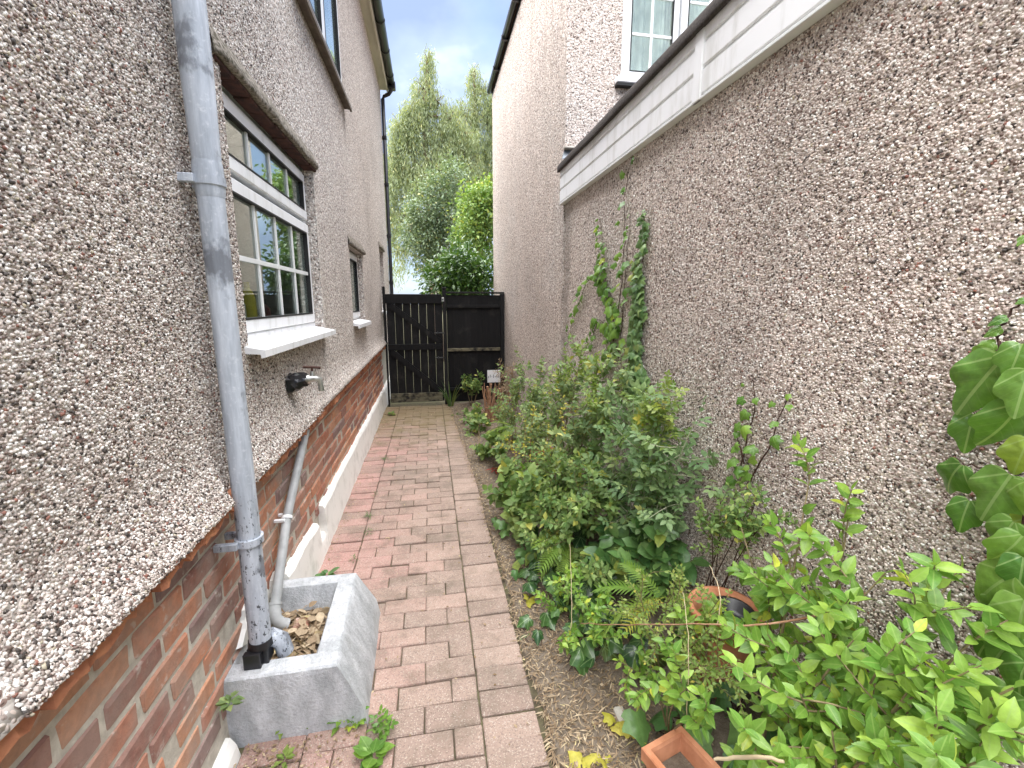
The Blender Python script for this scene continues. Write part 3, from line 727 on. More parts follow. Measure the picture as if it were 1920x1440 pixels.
for (a, b, c, d) in (((RW[0], RW[2]), (RW[0], RW[3]), 0, 0), ((RW[1], RW[2]), (RW[1], RW[3]), 0, 0), ((RW[0], RW[2]), (RW[1], RW[2]), 0, 0), ((RW[0], RW[3]), (RW[1], RW[3]), 0, 0)):
    m.add([(a[0], RY0, a[1]), (b[0], RY0, b[1]), (b[0], RY0+.06, b[1]), (a[0], RY0+.06, a[1])], [(0, 1, 2, 3)])
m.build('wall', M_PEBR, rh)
def chip_right_fn(p):
    P = np.stack([np.full(len(p), XR), p[:, 0], p[:, 1]], -1)
    return np.where(inview(P), np.clip(1.0-(p[:, 0]-1.5)/1.3, 0, 1), 0)
# window with net curtains
yw = RY0+.03
def y_window(parent, name, y, x0, x1, z0, z1, lights, fr=.05, sash=.05):
    def rect(mb, a, b, c, d, wd, ya, yb, bev=.006):
        mb.box(a, b, ya, yb, d-wd, d, bev); mb.box(a, b, ya, yb, c, c+wd, bev)
        mb.box(a, a+wd, ya+.001, yb-.001, c+wd-.004, d-wd+.004, bev); mb.box(b-wd, b, ya+.001, yb-.001, c+wd-.004, d-wd+.004, bev)
    mb = MB(); rect(mb, x0, x1, z0, z1, fr, y, y+.055); w_ = mb.build(name, M_WHITE, parent)
    for (a, b, c, d, nx, nz) in lights:
        mb = MB(); rect(mb, a, b, c, d, sash, y-.016, y+.04); mb.build('sash_frame', M_WHITE, w_)
        g = sash; mb = MB(); e = .004
        for (p, q, r_, s_) in ((a+g-e, b-g+e, c+g-e, c+g+e), (a+g-e, b-g+e, d-g-e, d-g+e), (a+g-e, a+g+e, c+g+e+.0005, d-g-e-.0005), (b-g-e, b-g+e, c+g+e+.0005, d-g-e-.0005)): mb.box(p, q, y-.018, y+.006, r_, s_)
        mb.build('gasket', M_GASKET, w_)
        MB().box(a+g-.01, b-g+.01, y+.002, y+.006, c+g-.01, d-g+.01).build('pane', M_GLASS, w_)
        for k in range(1, nx):
            xx = a+g+(b-a-2*g)*k/nx; MB().box(xx-.010, xx+.010, y-.006, y+.001, c+g, d-g).build('glazing_bar', M_WHITE, w_)
        for k in range(1, nz):
            zz = c+g+(d-c-2*g)*k/nz; MB().box(a+g, b-g, y-.008, y+.0015, zz-.010, zz+.010).build('glazing_bar', M_WHITE, w_)
    return w_
nw = y_window(rh, 'curtained_window', yw, RW[0]+.005, RW[1]-.005, RW[2]+.03, RW[3]-.005, [(1.63, 2.10, 3.375, 4.595, 2, 4), (2.125, 3.03, 3.375, 4.595, 4, 4)], .045, .055)
MB().box(RW[0]-.05, RW[1]+.05, RY0-.06, RY0+.07, RW[2]-.012, RW[2]+.032, .006).build('sill', M_WHITE, nw)
MB().box(RW[0]-.048, RW[1]+.048, RY0-.056, RY0+.02, RW[2]-.035, RW[2]-.013).build('sill_nosing', M_GASKET, nw)
for (a, b) in ((1.62, 2.14), (2.12, 3.04)):
    V = []; Fc = []; n = 90
    for j in range(n+1):
        x = a+(b-a)*j/n; yv = RY0+.115+.022*math.sin(x*62+1.4*math.sin(x*17))+.008*math.sin(x*143)
        V += [(x, yv, 3.3), (x, yv*.999+.002, 4.62)]
    Fc = [(2*j, 2*j+2, 2*j+3, 2*j+1) for j in range(n)]
    MB().add(V, Fc, True).build('curtain', M_CURTAIN, nw)
mb = MB()
A, B, C_, D2 = RW[0]-.4, RW[1]+.4, 3.0, 4.9
y0, y1 = RY0+.075, RY0+2.2
mb.add([(A, y1, C_), (B, y1, C_), (B, y1, D2), (A, y1, D2)], [(0, 1, 2, 3)]); mb.add([(A, y0, C_), (A, y1, C_), (A, y1, D2), (A, y0, D2)], [(0, 1, 2, 3)]); mb.add([(B, y0, C_), (B, y1, C_), (B, y1, D2), (B, y0, D2)], [(3, 2, 1, 0)])
mb.add([(A, y0, C_), (B, y0, C_), (B, y1, C_), (A, y1, C_)], [(0, 1, 2, 3)]); mb.add([(A, y0, D2), (B, y0, D2), (B, y1, D2), (A, y1, D2)], [(3, 2, 1, 0)])
mb.build('room', M_DARKROOM, rh)
g, gc, gr = gutter('gutter', 1.135, 1.05, RY0-.1, RY1+.03, 5.02, rh, M_BLACKPL)
yy = 4.2
while yy < RY1:
    MB().box(1.045, 1.14, yy-.02, yy+.02, 4.966, 5.03, .006).build('gutter_bracket', M_BLACKPL, g); yy += .8
MB().box(1.137, 1.16, RY0-.12, RY1+.02, 4.93, 5.08, .003).build('fascia', M_BLACKPL, rh)
MB().add([(1.06, RY0-.15, 5.05), (1.06, RY1+.05, 5.05), (3.6, RY1+.05, 6.9), (3.6, RY0-.15, 6.9), (6.2, RY0-.15, 5.05), (6.2, RY1+.05, 5.05), (1.09, RY0-.15, 5.0), (1.09, RY1+.05, 5.0), (6.2, RY0-.15, 5.0), (6.2, RY1+.05, 5.0)],
         [(3, 2, 1, 0), (4, 5, 2, 3), (0, 1, 7, 6), (6, 7, 9, 8), (0, 6, 8, 4, 3), (1, 2, 5, 9, 7)]).build('roof', M_ROOF, rh)

# ---- flat roofed extension in front of it
ex = thing('flat_roof_extension', 'single-storey pebbledashed extension with white boarded fascia and felt roof on the right', 'extension', (XR, 1.5, 0))
EX = XR+.012; EY0 = -.5; FZ0 = 2.37
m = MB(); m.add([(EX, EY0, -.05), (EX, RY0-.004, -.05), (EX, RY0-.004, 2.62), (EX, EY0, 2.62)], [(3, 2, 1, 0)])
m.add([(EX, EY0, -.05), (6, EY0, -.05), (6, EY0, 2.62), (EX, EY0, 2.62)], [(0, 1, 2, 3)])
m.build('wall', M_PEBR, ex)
def place_right(p, h): return np.stack([EX-h, p[:, 0], p[:, 1]], -1)
pts = chip_points(.5, 3.4, .1, 2.37, chip_right_fn, seed=21)
chips('stone_chips', ex, place_right, pts, seed=9, tint=(1.10, 1.055, 1.03), pr=(.07, .09, .12, .19, .23, .20, .09, .015, .02))
FX = XR-.03
def fz(y, dz): return FZ0+dz+.004*(y-2)
def board(y0, y1, z0, z1, x0, x1, name, mat, bev=.004):
    mb = MB().box(x0, x1, y0, y1, z0, z1, bev); return mb.build(name, mat, ex)
for (ya, yb) in ((EY0, 1.845), (1.895, 3.89)):
    board(ya, yb, FZ0+.012, FZ0+.103, FX, FX+.02, 'fascia_board', M_WHITE)
    board(ya, yb, FZ0+.115, FZ0+.200, FX, FX+.02, 'fascia_board', M_WHITE)
    board(ya, yb, FZ0+.212, FZ0+.262, FX, FX+.02, 'fascia_board', M_WHITE)
board(EY0, 3.885, FZ0+.004, FZ0+.258, FX+.008, FX+.03, 'fascia_backing', M_BAR, 0)
board(1.84, 1.90, FZ0-.008, FZ0+.257, FX-.006, FX+.012, 'joint_cover', M_WHITE)
board(EY0, 3.89, FZ0-.008, FZ0+.0035, FX-.003, FX+.04, 'drip_trim', M_BAR, .002)
# felt edge, slightly wavy
V = []; Fc = []; n = 120
for j in range(n+1):
    y = EY0+(3.90-EY0)*j/n; wv = .006*vnoise(y*3, 1, 1, 2)+.004*vnoise(y*9, 1, 1, 6)
    V += [(FX+.012, y, FZ0+.262), (FX-.02+wv*.5, y, FZ0+.248+wv), (FX-.024+wv*.5, y, FZ0+.262+wv), (FX-.022, y, FZ0+.30+wv), (FX, y, FZ0+.325), (FX+.10, y, FZ0+.318), (6, y, FZ0+.33)]
for j in range(n):
    for k in range(6):
        a = j*7+k; Fc.append((a, a+1, a+8, a+7))
Fc.append(tuple(n*7+k for k in range(7)))
MB().add(V, Fc, True).build('felt_roof', M_FELT, ex)
MB().add([(1.10, 3.80, 2.70), (1.27, 3.852, 2.70), (1.27, 3.856, 2.79), (1.13, 3.85, 2.79), (1.09, 3.82, 2.66)], [(0, 1, 2, 3), (0, 3, 4)]).build('lead_flashing', M_LEAD, ex)
MB().box(1.12, 1.27, 3.80, 3.857, 2.785, 2.80, .004).build('flashing_cap', M_CEMENT, ex)

# ------------------------------------------------------------------ gate and fence
gate = thing('garden_gate', 'black ledged and braced timber gate with gaps between its boards', 'gate', (-.22, GATE_Y, 0))
gx0, gx1 = -.628, .188
nb = 7; bw = (gx1-gx0)/nb
for k in range(nb):
    x0 = gx0+k*bw; gp = .0008+.0008*random.random()
    MB().box(x0+gp, x0+bw-gp, GATE_Y, GATE_Y+.02, .045, 1.655+random.uniform(-.006, .008), .002).build('board', M_FENCE, gate)
MB().box(gx0-.008, gx1-.02, GATE_Y-.032, GATE_Y-.002, 1.535, 1.672, .004).build('ledge', M_FENCE, gate)
MB().box(gx0, gx1-.02, GATE_Y-.032, GATE_Y-.002, .845, .935, .004).build('ledge', M_FENCE, gate)
bl = MB().box(gx0+.01, gx1-.03, GATE_Y-.032, GATE_Y-.002, .045, .118, .004).build('ledge', M_WORN, gate)
MB().box(gx0+.01, gx1-.03, GATE_Y-.030, GATE_Y-.002, .121, .185, .004).build('ledge', M_WORN, gate)
def brace(xa, za, xb, zb, wd, mat):
    d = Vector((xb-xa, 0, zb-za)).normalized(); nrm = Vector((-d.z, 0, d.x))*wd/2
    P = [Vector((xa, 0, za))+nrm, Vector((xb, 0, zb))+nrm, Vector((xb, 0, zb))-nrm, Vector((xa, 0, za))-nrm]
    MB().prism([(p.x, p.z) for p in P], 1, GATE_Y-.030, GATE_Y-.003).build('brace', mat, gate)
brace(gx0+.05, 1.515, gx1-.05, .965, .085, M_FENCE)
brace(gx0+.05, .825, gx1-.07, .215, .085, M_FENCE)
for z in (1.10, .725):
    mb = MB().box(.06, .24, GATE_Y-.05, GATE_Y-.036, z-.012, z+.006, .002); mb.box(.10, .115, GATE_Y-.056, GATE_Y-.034, z-.02, z+.014); mb.box(.20, .215, GATE_Y-.056, GATE_Y-.034, z-.02, z+.014)
    mb.tube([(.09, GATE_Y-.05, z), (.09, GATE_Y-.075, z-.005)], .005); mb.build('bolt', M_BLACKPL, gate)
mb = MB().box(.178, .215, GATE_Y-.062, GATE_Y-.056, 1.565, 1.625, .002); mb.build('latch_plate', M_BRASS, gate)
MB().lathe([(.0, 0), (.010, 0), (.010, .016), (.0, .016)], (.196, GATE_Y-.068, 1.585), 10).build('latch_ring', M_BLACKPL, gate)
post = MB().box(.192, .247, GATE_Y-.055, GATE_Y+.03, -.05, 1.745, .005)
post.box(.183, .256, GATE_Y-.064, GATE_Y+.04, 1.746, 1.772, .004); tag(post.build('gate_post', M_FENCE), 'black square timber post with cap between the gate and the fence panel', 'post')
tag(MB().box(-.672, -.636, GATE_Y-.03, GATE_Y+.04, .93, 1.78, .004).box(-.665, -.64, GATE_Y-.03, GATE_Y+.035, -.05, .929, .003).build('hinge_post', M_FENCE), 'thin black hinge post against the brick base at the gate', 'post')
fence = thing('fence_panel', 'black closed-board fence panel beside the gate against the right house', 'fence', (.67, GATE_Y, 0))
nb = 9; bw = (1.062-.25)/nb
for k in range(nb):
    x0 = .25+k*bw; MB().box(x0+.0006, x0+bw+.006, GATE_Y+.004*(k % 2), GATE_Y+.014+.004*(k % 2), .02, 1.66, .002).build('board', M_FENCE, fence)
MB().box(.25, 1.062, GATE_Y-.04, GATE_Y-.002, 1.47, 1.515, .004).build('rail', M_FENCE, fence)
MB().box(.25, 1.062, GATE_Y-.045, GATE_Y-.002, .815, .862, .004).build('rail', M_WORN, fence)
MB().box(.25, 1.062, GATE_Y-.04, GATE_Y-.002, .2, .25, .004).build('rail', M_FENCE, fence)
MB().box(.24, 1.128, GATE_Y-.035, GATE_Y+.045, 1.682, 1.708, .004).build('cap_rail', M_FENCE, fence)
MB().box(1.064, 1.128, GATE_Y-.05, GATE_Y+.03, -.05, 1.68, .005).build('fence_post', M_FENCE, fence)

# ------------------------------------------------------------------ pipes, gully, tap
px, py = PIPE
dp = thing('grey_downpipe', 'thick grey painted downpipe with flaking paint running into the concrete gully', 'downpipe', (px, py, .3))
MB().tube([(px, py, 1.93), (px, py, 2.2), (px, py, 5.05)], [.0375, .042, .042], 24).build('upper_pipe', M_PIPE, dp)
MB().tube([(px, py, 1.86), (px, py, 1.88), (px, py, 1.935), (px, py, 1.96)], [.037, .0405, .0415, .039], 24).build('socket', M_PIPE, dp)
MB().tube([(px, py, .345), (px, py, .76), (px, py, 1.875)], .0365, 24).build('lower_pipe', M_PIPE, dp)
for z, mt in ((1.905, M_PIPE), (.745, M_PIPE)):
    br = MB().tube([(px, py, z-.012), (px, py, z+.012)], .0445, 24)
    br.box(XL-.03, px-.02, py-.055, py-.035, z-.012, z+.012, .002); br.box(XL-.03, px-.01, py+.03, py+.048, z-.012, z+.012, .002); br.build('bracket', mt, dp)
MB().tube([(px, py, .36), (px, py, .335)], [.040, .043], 20).build('collar', M_BLACKPL, dp)
MB().box(px-.045, px+.012, py-.052, py-.028, .275, .335, .003).box(px-.04, px+.03, py-.028, py+.03, .27, .338, .003).build('gully_shoe', M_BLACKPL, dp)
MB().tube([(px+.02, py+.02, .35), (px+.055, py+.035, .315), (px+.065, py+.04, .26)], [.03, .031, .030], 14).build('shoe_outlet', M_PIPE, dp)

wp = thing('waste_pipe', 'slim grey waste pipe slanting down the brick base into the gully', 'waste pipe', (-.70, 2.1, .5))
a, b, c = Vector((-.69, 2.62, .905)), Vector((-.688, 2.12, .56)), Vector((-.685, 1.87, .29))
MB().tube([a, b, c], .0205, 18).build('pipe', M_WASTE, wp)
e1 = c+(c-b).normalized()*.02
MB().tube([c, e1, e1+Vector((.006, -.02, -.03)), e1+Vector((.022, -.018, -.058)), e1+Vector((.045, -.01, -.075))], [.025, .0255, .0255, .0255, .0265], 18).build('elbow', M_WASTE, wp)
MB().tube([c-(c-b).normalized()*.005, c+(c-b).normalized()*.006], .0275, 18).build('elbow_collar', M_WASTE, wp)
dd = (c-b).normalized()
MB().tube([b-dd*.007, b+dd*.007], .0245, 16).box(BX, b.x, b.y-.038, b.y-.022, b.z-.007, b.z+.007, .002).box(BX, b.x, b.y+.022, b.y+.038, b.z-.007, b.z+.007, .002).build('clip', M_WHITE, wp)

# concrete gully surround
gy = thing('concrete_gully', 'white-grey painted concrete gully trough standing on the path below the downpipe', 'gully', (-.5, 1.8, 0))
def ring(pts, n_sub=6):
    out = []
    for i in range(len(pts)):
        a, b = Vector(pts[i]), Vector(pts[(i+1) % len(pts)])
        for k in range(n_sub): out.append(a.lerp(b, k/n_sub))
    return out
r_ = random.Random(3)
def lvl(x0f, x0b, x1f, x1b, y0, y1, z, j):
    P = ring([(x0f, y0, z), (x1f, y0+.004, z), (x1b, y1, z), (x0b, y1, z)], 7)
    return [p+Vector((r_.uniform(-j, j), r_.uniform(-j, j), r_.uniform(-j, j)*.6)) for p in P]
rings = [lvl(-.74, -.74, -.272, -.292, 1.500, 2.135, -.02, .002), lvl(-.74, -.74, -.290, -.305, 1.497, 2.122, .085, .003), lvl(-.74, -.735, -.357, -.378, 1.488, 2.078, .25, .003),
         lvl(-.738, -.735, -.366, -.388, 1.490, 2.070, .270, .002), lvl(-.735, -.733, -.372, -.394, 1.496, 2.065, .276, .0015),
         lvl(-.732, -.732, -.448, -.458, 1.562, 2.003, .275, .002), lvl(-.732, -.732, -.454, -.463, 1.567, 1.998, .268, .002), lvl(-.731, -.731, -.470, -.478, 1.575, 1.970, .10, .004)]
n = len(rings[0]); V = [p for q in rings for p in q]
Fc = [(i*n+k, i*n+(k+1) % n, (i+1)*n+(k+1) % n, (i+1)*n+k) for i in range(len(rings)-1) for k in range(n)] + [tuple((len(rings)-1)*n+k for k in range(n))]
gb = MB().add(V, Fc, True).build('trough_body', M_TROUGH, gy)
for p in gb.data.polygons: p.use_smooth = True
gb.data.set_sharp_from_angle(angle=R(24))

tap = thing('outdoor_tap', 'weathered outdoor tap in a black cover on the wall under the kitchen window', 'tap', (XL, 2.45, 1.15))
# black torn bag/insulation sleeve wrapped round the inlet
V = []; Fc = []; n = 14; r_ = random.Random(8)
for j in range(6):
    t = j/5
    for k in range(n):
        a = 2*math.pi*k/n; rad = (.052-.02*t)*(1+r_.uniform(-.16, .16)); 
        V.append((XL+.005+.075*t, 2.36+.04*t+math.cos(a)*rad*1.1, 1.155+.012*t+math.sin(a)*rad))
Fc = [(j*n+k, j*n+(k+1) % n, (j+1)*n+(k+1) % n, (j+1)*n+k) for j in range(5) for k in range(n)]
MB().add(V, Fc).build('sleeve', M_BLACKPL, tap)
mb = MB().tube([(XL+.05, 2.39, 1.165), (XL+.10, 2.42, 1.168), (XL+.13, 2.43, 1.16), (XL+.135, 2.43, 1.12)], [.016, .018, .016, .013], 12)
mb.tube([(XL+.10, 2.42, 1.165), (XL+.10, 2.42, 1.205)], [.015, .010], 10); mb.build('body', M_BRASS, tap)
MB().tube([(XL+.07, 2.405, 1.165), (XL+.082, 2.412, 1.166)], .026, 8).build('nut', M_BRASS, tap)
MB().tube([(XL+.10, 2.42, 1.20), (XL+.10, 2.42, 1.225)], .006, 8).tube([(XL+.06, 2.41, 1.229), (XL+.10, 2.42, 1.226), (XL+.14, 2.43, 1.22)], [.007, .006, .007], 8).build('handle', M_REDTWIG, tap)
MB().tube([(XL+.135, 2.43, 1.12), (XL+.136, 2.43, 1.10)], [.015, .014], 12).build('spout_ring', M_BRASS, tap)

fp = thing('black_downpipe', 'slim black rainwater downpipe at the far corner of the left house', 'downpipe', (-.66, 8.53, 0))
MB().tube([(-.51, 8.50, 5.10), (-.52, 8.50, 5.03), (-.56, 8.51, 4.98), (-.64, 8.53, 4.95), (-.662, 8.53, 4.90), (-.662, 8.53, 0)], .032, 14).build('pipe', M_BLACKPL, fp)
MB().box(-.575, -.445, 8.44, 8.585, 5.05, 5.165, .012).build('outlet', M_BLACKPL, fp)
for z in (4.3, 3.55, 2.7, 1.9):
    MB().tube([(-.662, 8.53, z-.03), (-.662, 8.53, z+.03)], .038, 14).box(-.70, -.64, 8.48, 8.58, z-.012, z+.012, .002).build('clip', M_BLACKPL, fp)

# bottles behind the kitchen window
MB().box(XL-DEP-.30, XL-DEP-.062, 1.95, 3.2, 1.375, 1.40).build('inner_sill', M_WHITE, kw)
def bottle(name, label, y, prof, mat, capm, headh, group='bottles behind the kitchen window'):
    c = (XL-DEP-.14, y, 1.401); t = thing(name, label, 'bottle', c, group)
    MB().lathe(prof, c, 18).build('body', mat, t)
    zt = prof[-1][1]
    mb = MB().tube([(c[0], y, c[2]+zt), (c[0], y, c[2]+zt+.03)], .013, 12)
    if headh: mb.box(c[0]-.012, c[0]+.014, y-.07, y+.03, c[2]+zt+.028, c[2]+zt+.06, .008); mb.tube([(c[0], y-.03, c[2]+zt+.03), (c[0], y-.045, c[2]+zt-.02)], .006, 8)
    mb.build('spray_head' if headh else 'cap', capm, t)
def plain(n, c, r=.35, s=.5): return simple(n, c, r, s, .06, 10)
bottle('spray_bottle', 'green and clear spray bottle with a white trigger behind the kitchen window', 2.17, [(0, 0), (.045, .004), (.048, .06), (.047, .12), (.03, .16), (.014, .19), (.013, .2)], plain('green_plastic', (.10, .32, .20)), M_WHITE, True)
bottle('spray_bottle', 'spray bottle with a red trigger behind the kitchen window', 2.36, [(0, 0), (.04, .004), (.042, .09), (.04, .14), (.02, .18), (.012, .21)], plain('pale_plastic', (.45, .47, .45)), plain('red_plastic', (.38, .06, .045)), True)
bottle('washing_up_bottle', 'yellow bottle standing behind the kitchen window', 2.52, [(0, 0), (.034, .004), (.036, .1), (.034, .17), (.02, .21), (.012, .22)], plain('yellow_plastic', (.55, .45, .05)), plain('yellow_cap', (.6, .5, .08)), False)
bottle('soap_bottle', 'dark red bottle behind the kitchen window', 2.74, [(0, 0), (.03, .004), (.032, .07), (.03, .11), (.012, .14)], plain('maroon_plastic', (.10, .02, .02)), M_BLACKPL, False)

# ------------------------------------------------------------------ leaves
def tmpl_blade(wfun, nt_=4, fold=.25, curl=.3, twist=0.0):
    v = []; uv = []; f = []
    for i in range(nt_+1):
        t = i/nt_; hw = wfun(t); z0 = -curl*t*t
        for s in (-1, 0, 1):
            v.append((s*hw, t, z0+abs(s)*hw*fold+s*hw*twist*t)); uv.append((s*hw, t))
    for i in range(nt_):
        a = 3*i; f += [(a, a+1, a+4, a+3), (a+1, a+2, a+5, a+4)]
    return np.array(v, float), f, np.array(uv, float)
ov = lambda w: (lambda t: max(.004, w*math.sin(math.pi*min(1, t**.8))**.8))
def tmpl_ivy(curl=.25, cup=.15, seed=0, hi=True, lob=1.0):
    r = random.Random(seed)
    half = [(0.0, .0), (.14, -.09), (.33, -.10), (.46, .02), (.45, .19), (.51, .35), (.53, .47), (.39, .56), (.26, .67), (.14, .86), (0, 1.02)]
    pts = half + [(-x, y) for x, y in half[-2:0:-1]]
    pts = [(x*(1 if abs(y-.19) > .03 and abs(y-.56) > .04 else 1-.10*lob)+r.uniform(-.02, .02), y+r.uniform(-.02, .02)) for x, y in pts]
    c = (0, .36); n = len(pts); v = []; 
    def z(x, y): return -curl*(y-.1)**2 - cup*x*x*1.4 + .05*math.sin(9*x+seed)*abs(x)*2 + .03*math.cos(7*y+seed)
    for (x, y) in pts: v.append((x, y, z(x, y)))
    f = []
    if hi:
        for (x, y) in pts:
            x2, y2 = c[0]+(x-c[0])*.55, c[1]+(y-c[1])*.55; v.append((x2, y2, z(x2, y2)))
        v.append((c[0], c[1], z(*c)))
        for i in range(n): f += [(i, (i+1) % n, n+(i+1) % n, n+i), (n+i, n+(i+1) % n, 2*n)]
    else:
        v.append((c[0], c[1], z(*c))); f = [(i, (i+1) % n, n) for i in range(n)]
    v = np.array(v, float); return v, f, v[:, :2].copy()
def merge_t(parts):
    V = []; Fs = []; U = []; b = 0
    for v, f, u in parts:
        V.append(v); U.append(u); Fs += [tuple(i+b for i in q) for q in f]; b += len(v)
    return np.concatenate(V), Fs, np.concatenate(U)
def xf(t, s, rot, tx, ty, tz=0):
    v, f, u = t; c, sn = math.cos(rot), math.sin(rot); w = v*s
    return np.stack([w[:, 0]*c-w[:, 1]*sn+tx, w[:, 0]*sn+w[:, 1]*c+ty, w[:, 2]+tz], 1), f, u
def tmpl_compound(n_pair=2, sz=.42, seed=0):
    r = random.Random(seed); lf = tmpl_blade(ov(.30), 3, .2, .2); P = [xf(lf, sz, 0, 0, .62)]
    for k in range(n_pair):
        y = .2+.34*k
        P += [xf(lf, sz*r.uniform(.8, 1), -1.15, .01, y, -.02), xf(lf, sz*r.uniform(.8, 1), 1.15, -.01, y, -.02)]
    v, f, u = merge_t(P)
    st = np.array([(-.008, 0, 0), (.008, 0, 0), (.006, .65, 0), (-.006, .65, 0)], float)
    return merge_t([(v, f, u), (st, [(0, 1, 2, 3)], st[:, :2].copy())])
def tmpl_fern(n=15, seed=0, arch=.45):
    r = random.Random(seed); P = []
    zc = lambda t: -arch*t*t*t
    for i in range(n):
        t = .12+.86*i/n; ln = .30*math.sin(math.pi*(.12+.86*(1-t)**.75))**.8*(1-.25*t)
        for s in (-1, 1):
            a = s*(-1.22+.35*t)+r.uniform(-.06, .06)
            lf = tmpl_blade(lambda q: .10*(1-q)**.6+.005, 2, .1, .25)
            P.append(xf(lf, ln, a, 0, t, zc(t)))
    st = np.array([(s*.006*(1-.7*t), t, zc(t)+.003) for t in np.linspace(0, 1, 7) for s in (-1, 1)], float)
    P.append((st, [(2*i, 2*i+1, 2*i+3, 2*i+2) for i in range(6)], st[:, :2]))
    return merge_t(P)
def tmpl_bigivy(curl, cup, seed, n=48):
    r = random.Random(seed); ca = [0, .35, .62, 1.1, 1.5, 1.75, 2.25, 2.7, math.pi]; cr = [.72, .50, .42, .54, .45, .42, .47, .42, .30]
    cr = [q*r.uniform(.94, 1.06) for q in cr]; V = [(0, .38, 0)]; U = []; f = []
    a = [2*math.pi*k/n for k in range(n)]; rad = np.array([np.interp(min(q, 2*math.pi-q), ca, cr) for q in a]); rad = (rad*2+np.roll(rad, 1)+np.roll(rad, -1))/4
    def z(x, y, ro, th): return -curl*max(0, y-.05)**2-cup*x*x+.045*math.sin(4*th+seed)*ro**3+.02*math.cos(5*th)*ro-.03*math.exp(-(x/.05)**2)*(1-ro*.5)
    for ring in (.3, .58, .82, 1.0):
        for k in range(n):
            x, y = math.sin(a[k])*rad[k]*ring*.95, .38+math.cos(a[k])*rad[k]*ring; V.append((x, y, z(x, y, ring, a[k])))
    V[0] = (0, .38, z(0, .38, 0, 0))
    f = [(0, 1+k, 1+(k+1) % n) for k in range(n)]+[(1+i*n+k, 1+(i+1)*n+k, 1+(i+1)*n+(k+1) % n, 1+i*n+(k+1) % n) for i in range(3) for k in range(n)]
    V = np.array(V, float); return V, f, V[:, :2].copy()
T = {
 'bigivy': [tmpl_bigivy(c_, u_, k_) for k_, (c_, u_) in enumerate(((.5, .5), (.8, .3), (.35, 1.0), (1.0, .8)))],
 'privet': [tmpl_blade(ov(.25), 4, f, c) for f, c in ((.25, .15), (.35, .28), (.15, .05))],
 'ivy': [tmpl_ivy(.30, .5, 1), tmpl_ivy(.55, .3, 2), tmpl_ivy(.15, .8, 3), tmpl_ivy(.7, .9, 4)],
 'ivylo': [tmpl_ivy(.30, .35, k, False) for k in (1, 2)],
 'rose': [tmpl_compound(2, .42, k) for k in range(3)],
 'small': [tmpl_blade(ov(.30), 2, .25, .2), tmpl_blade(ov(.26), 2, .15, .35)],
 'broad': [tmpl_blade(ov(.38), 4, .12, .25), tmpl_blade(ov(.34), 4, .25, .4), tmpl_blade(ov(.40), 4, .08, .1)],
 'lance': [tmpl_blade(ov(.085), 2, .2, .25), tmpl_blade(ov(.07), 2, .1, .5)],
 'laurel': [tmpl_blade(ov(.20), 3, .25, .25), tmpl_blade(ov(.18), 3, .15, .4)],
 'fern': [tmpl_fern(16, k, a) for k, a in ((0, .35), (1, .6), (2, .2))],
}
def tmesh(name, t, mat, key={}):
    k = (id(t[0]), mat.name, name)
    if k in key: return key[k]
    v, f, u = t; me = bpy.data.meshes.new(name); me.from_pydata(v.tolist(), [], f)
    ul = me.uv_layers.new(name='UVMap'); li = np.empty(len(me.loops), np.int32); me.loops.foreach_get('vertex_index', li)
    ul.data.foreach_set('uv', u[li].astype(np.float32).ravel()); me.polygons.foreach_set('use_smooth', [True]*len(me.polygons)); me.materials.append(mat); key[k] = me
    return me
def lmat(p, d, n, s):
    """leaf frame: length along d, upper face towards n, size s"""
    d = Vector(d).normalized(); n = Vector(n); x = d.cross(n)
    if x.length < 1e-4: x = d.cross(Vector((.3, .8, .5)))
    x.normalize(); z = x.cross(d)
    return Matrix(((x.x*s, d.x*s, z.x*s, p[0]), (x.y*s, d.y*s, z.y*s, p[1]), (x.z*s, d.z*s, z.z*s, p[2]), (0, 0, 0, 1)))
def joined_leaves(name, parent, mats, kind, mat, seed=0):
    if not len(mats): return
    r = np.random.default_rng(seed); off = np.array(origin(parent)); A = np.array([np.array(m_) for m_ in mats]); ts = T[kind]; pick = r.integers(0, len(ts), len(A))
    VV = []; LI = []; CN = []; UV = []; TI = []; b = 0
    for k, (v, f, u) in enumerate(ts):
        a = A[pick == k]; n = len(a)
        if not n: continue
        W = np.einsum('nij,vj->nvi', a[:, :3, :3], v)+a[:, None, :3, 3]-off
        fl = np.array([i for q in f for i in q]); cn = np.array([len(q) for q in f])
        li = (np.arange(n)[:, None]*len(v)+fl[None]).ravel()
        VV.append(W.reshape(-1, 3)); LI.append(li+b); CN.append(np.tile(cn, n)); UV.append(np.tile(u[fl], (n, 1))); TI.append(np.repeat(r.random(n), len(cn))); b += n*len(v)
    VV = np.concatenate(VV); LI = np.concatenate(LI); CN = np.concatenate(CN); UV = np.concatenate(UV); TI = np.concatenate(TI)
    me = bpy.data.meshes.new(name); me.vertices.add(len(VV)); me.vertices.foreach_set('co', VV.astype(np.float32).ravel())
    me.loops.add(len(LI)); me.loops.foreach_set('vertex_index', LI.astype(np.int32)); me.polygons.add(len(CN))
    me.polygons.foreach_set('loop_start', np.concatenate([[0], np.cumsum(CN)[:-1]]).astype(np.int32)); me.polygons.foreach_set('loop_total', CN.astype(np.int32))
    me.polygons.foreach_set('use_smooth', np.ones(len(CN), bool)); me.update(calc_edges=True)
    ul = me.uv_layers.new(name='UVMap'); ul.data.foreach_set('uv', UV.astype(np.float32).ravel())
    at_ = me.attributes.new('tint', 'FLOAT', 'FACE'); at_.data.foreach_set('value', TI.astype(np.float32))
    me.materials.append(mat); o = link(bpy.data.objects.new(name, me), parent); o['kind'] = 'stuff'; return o
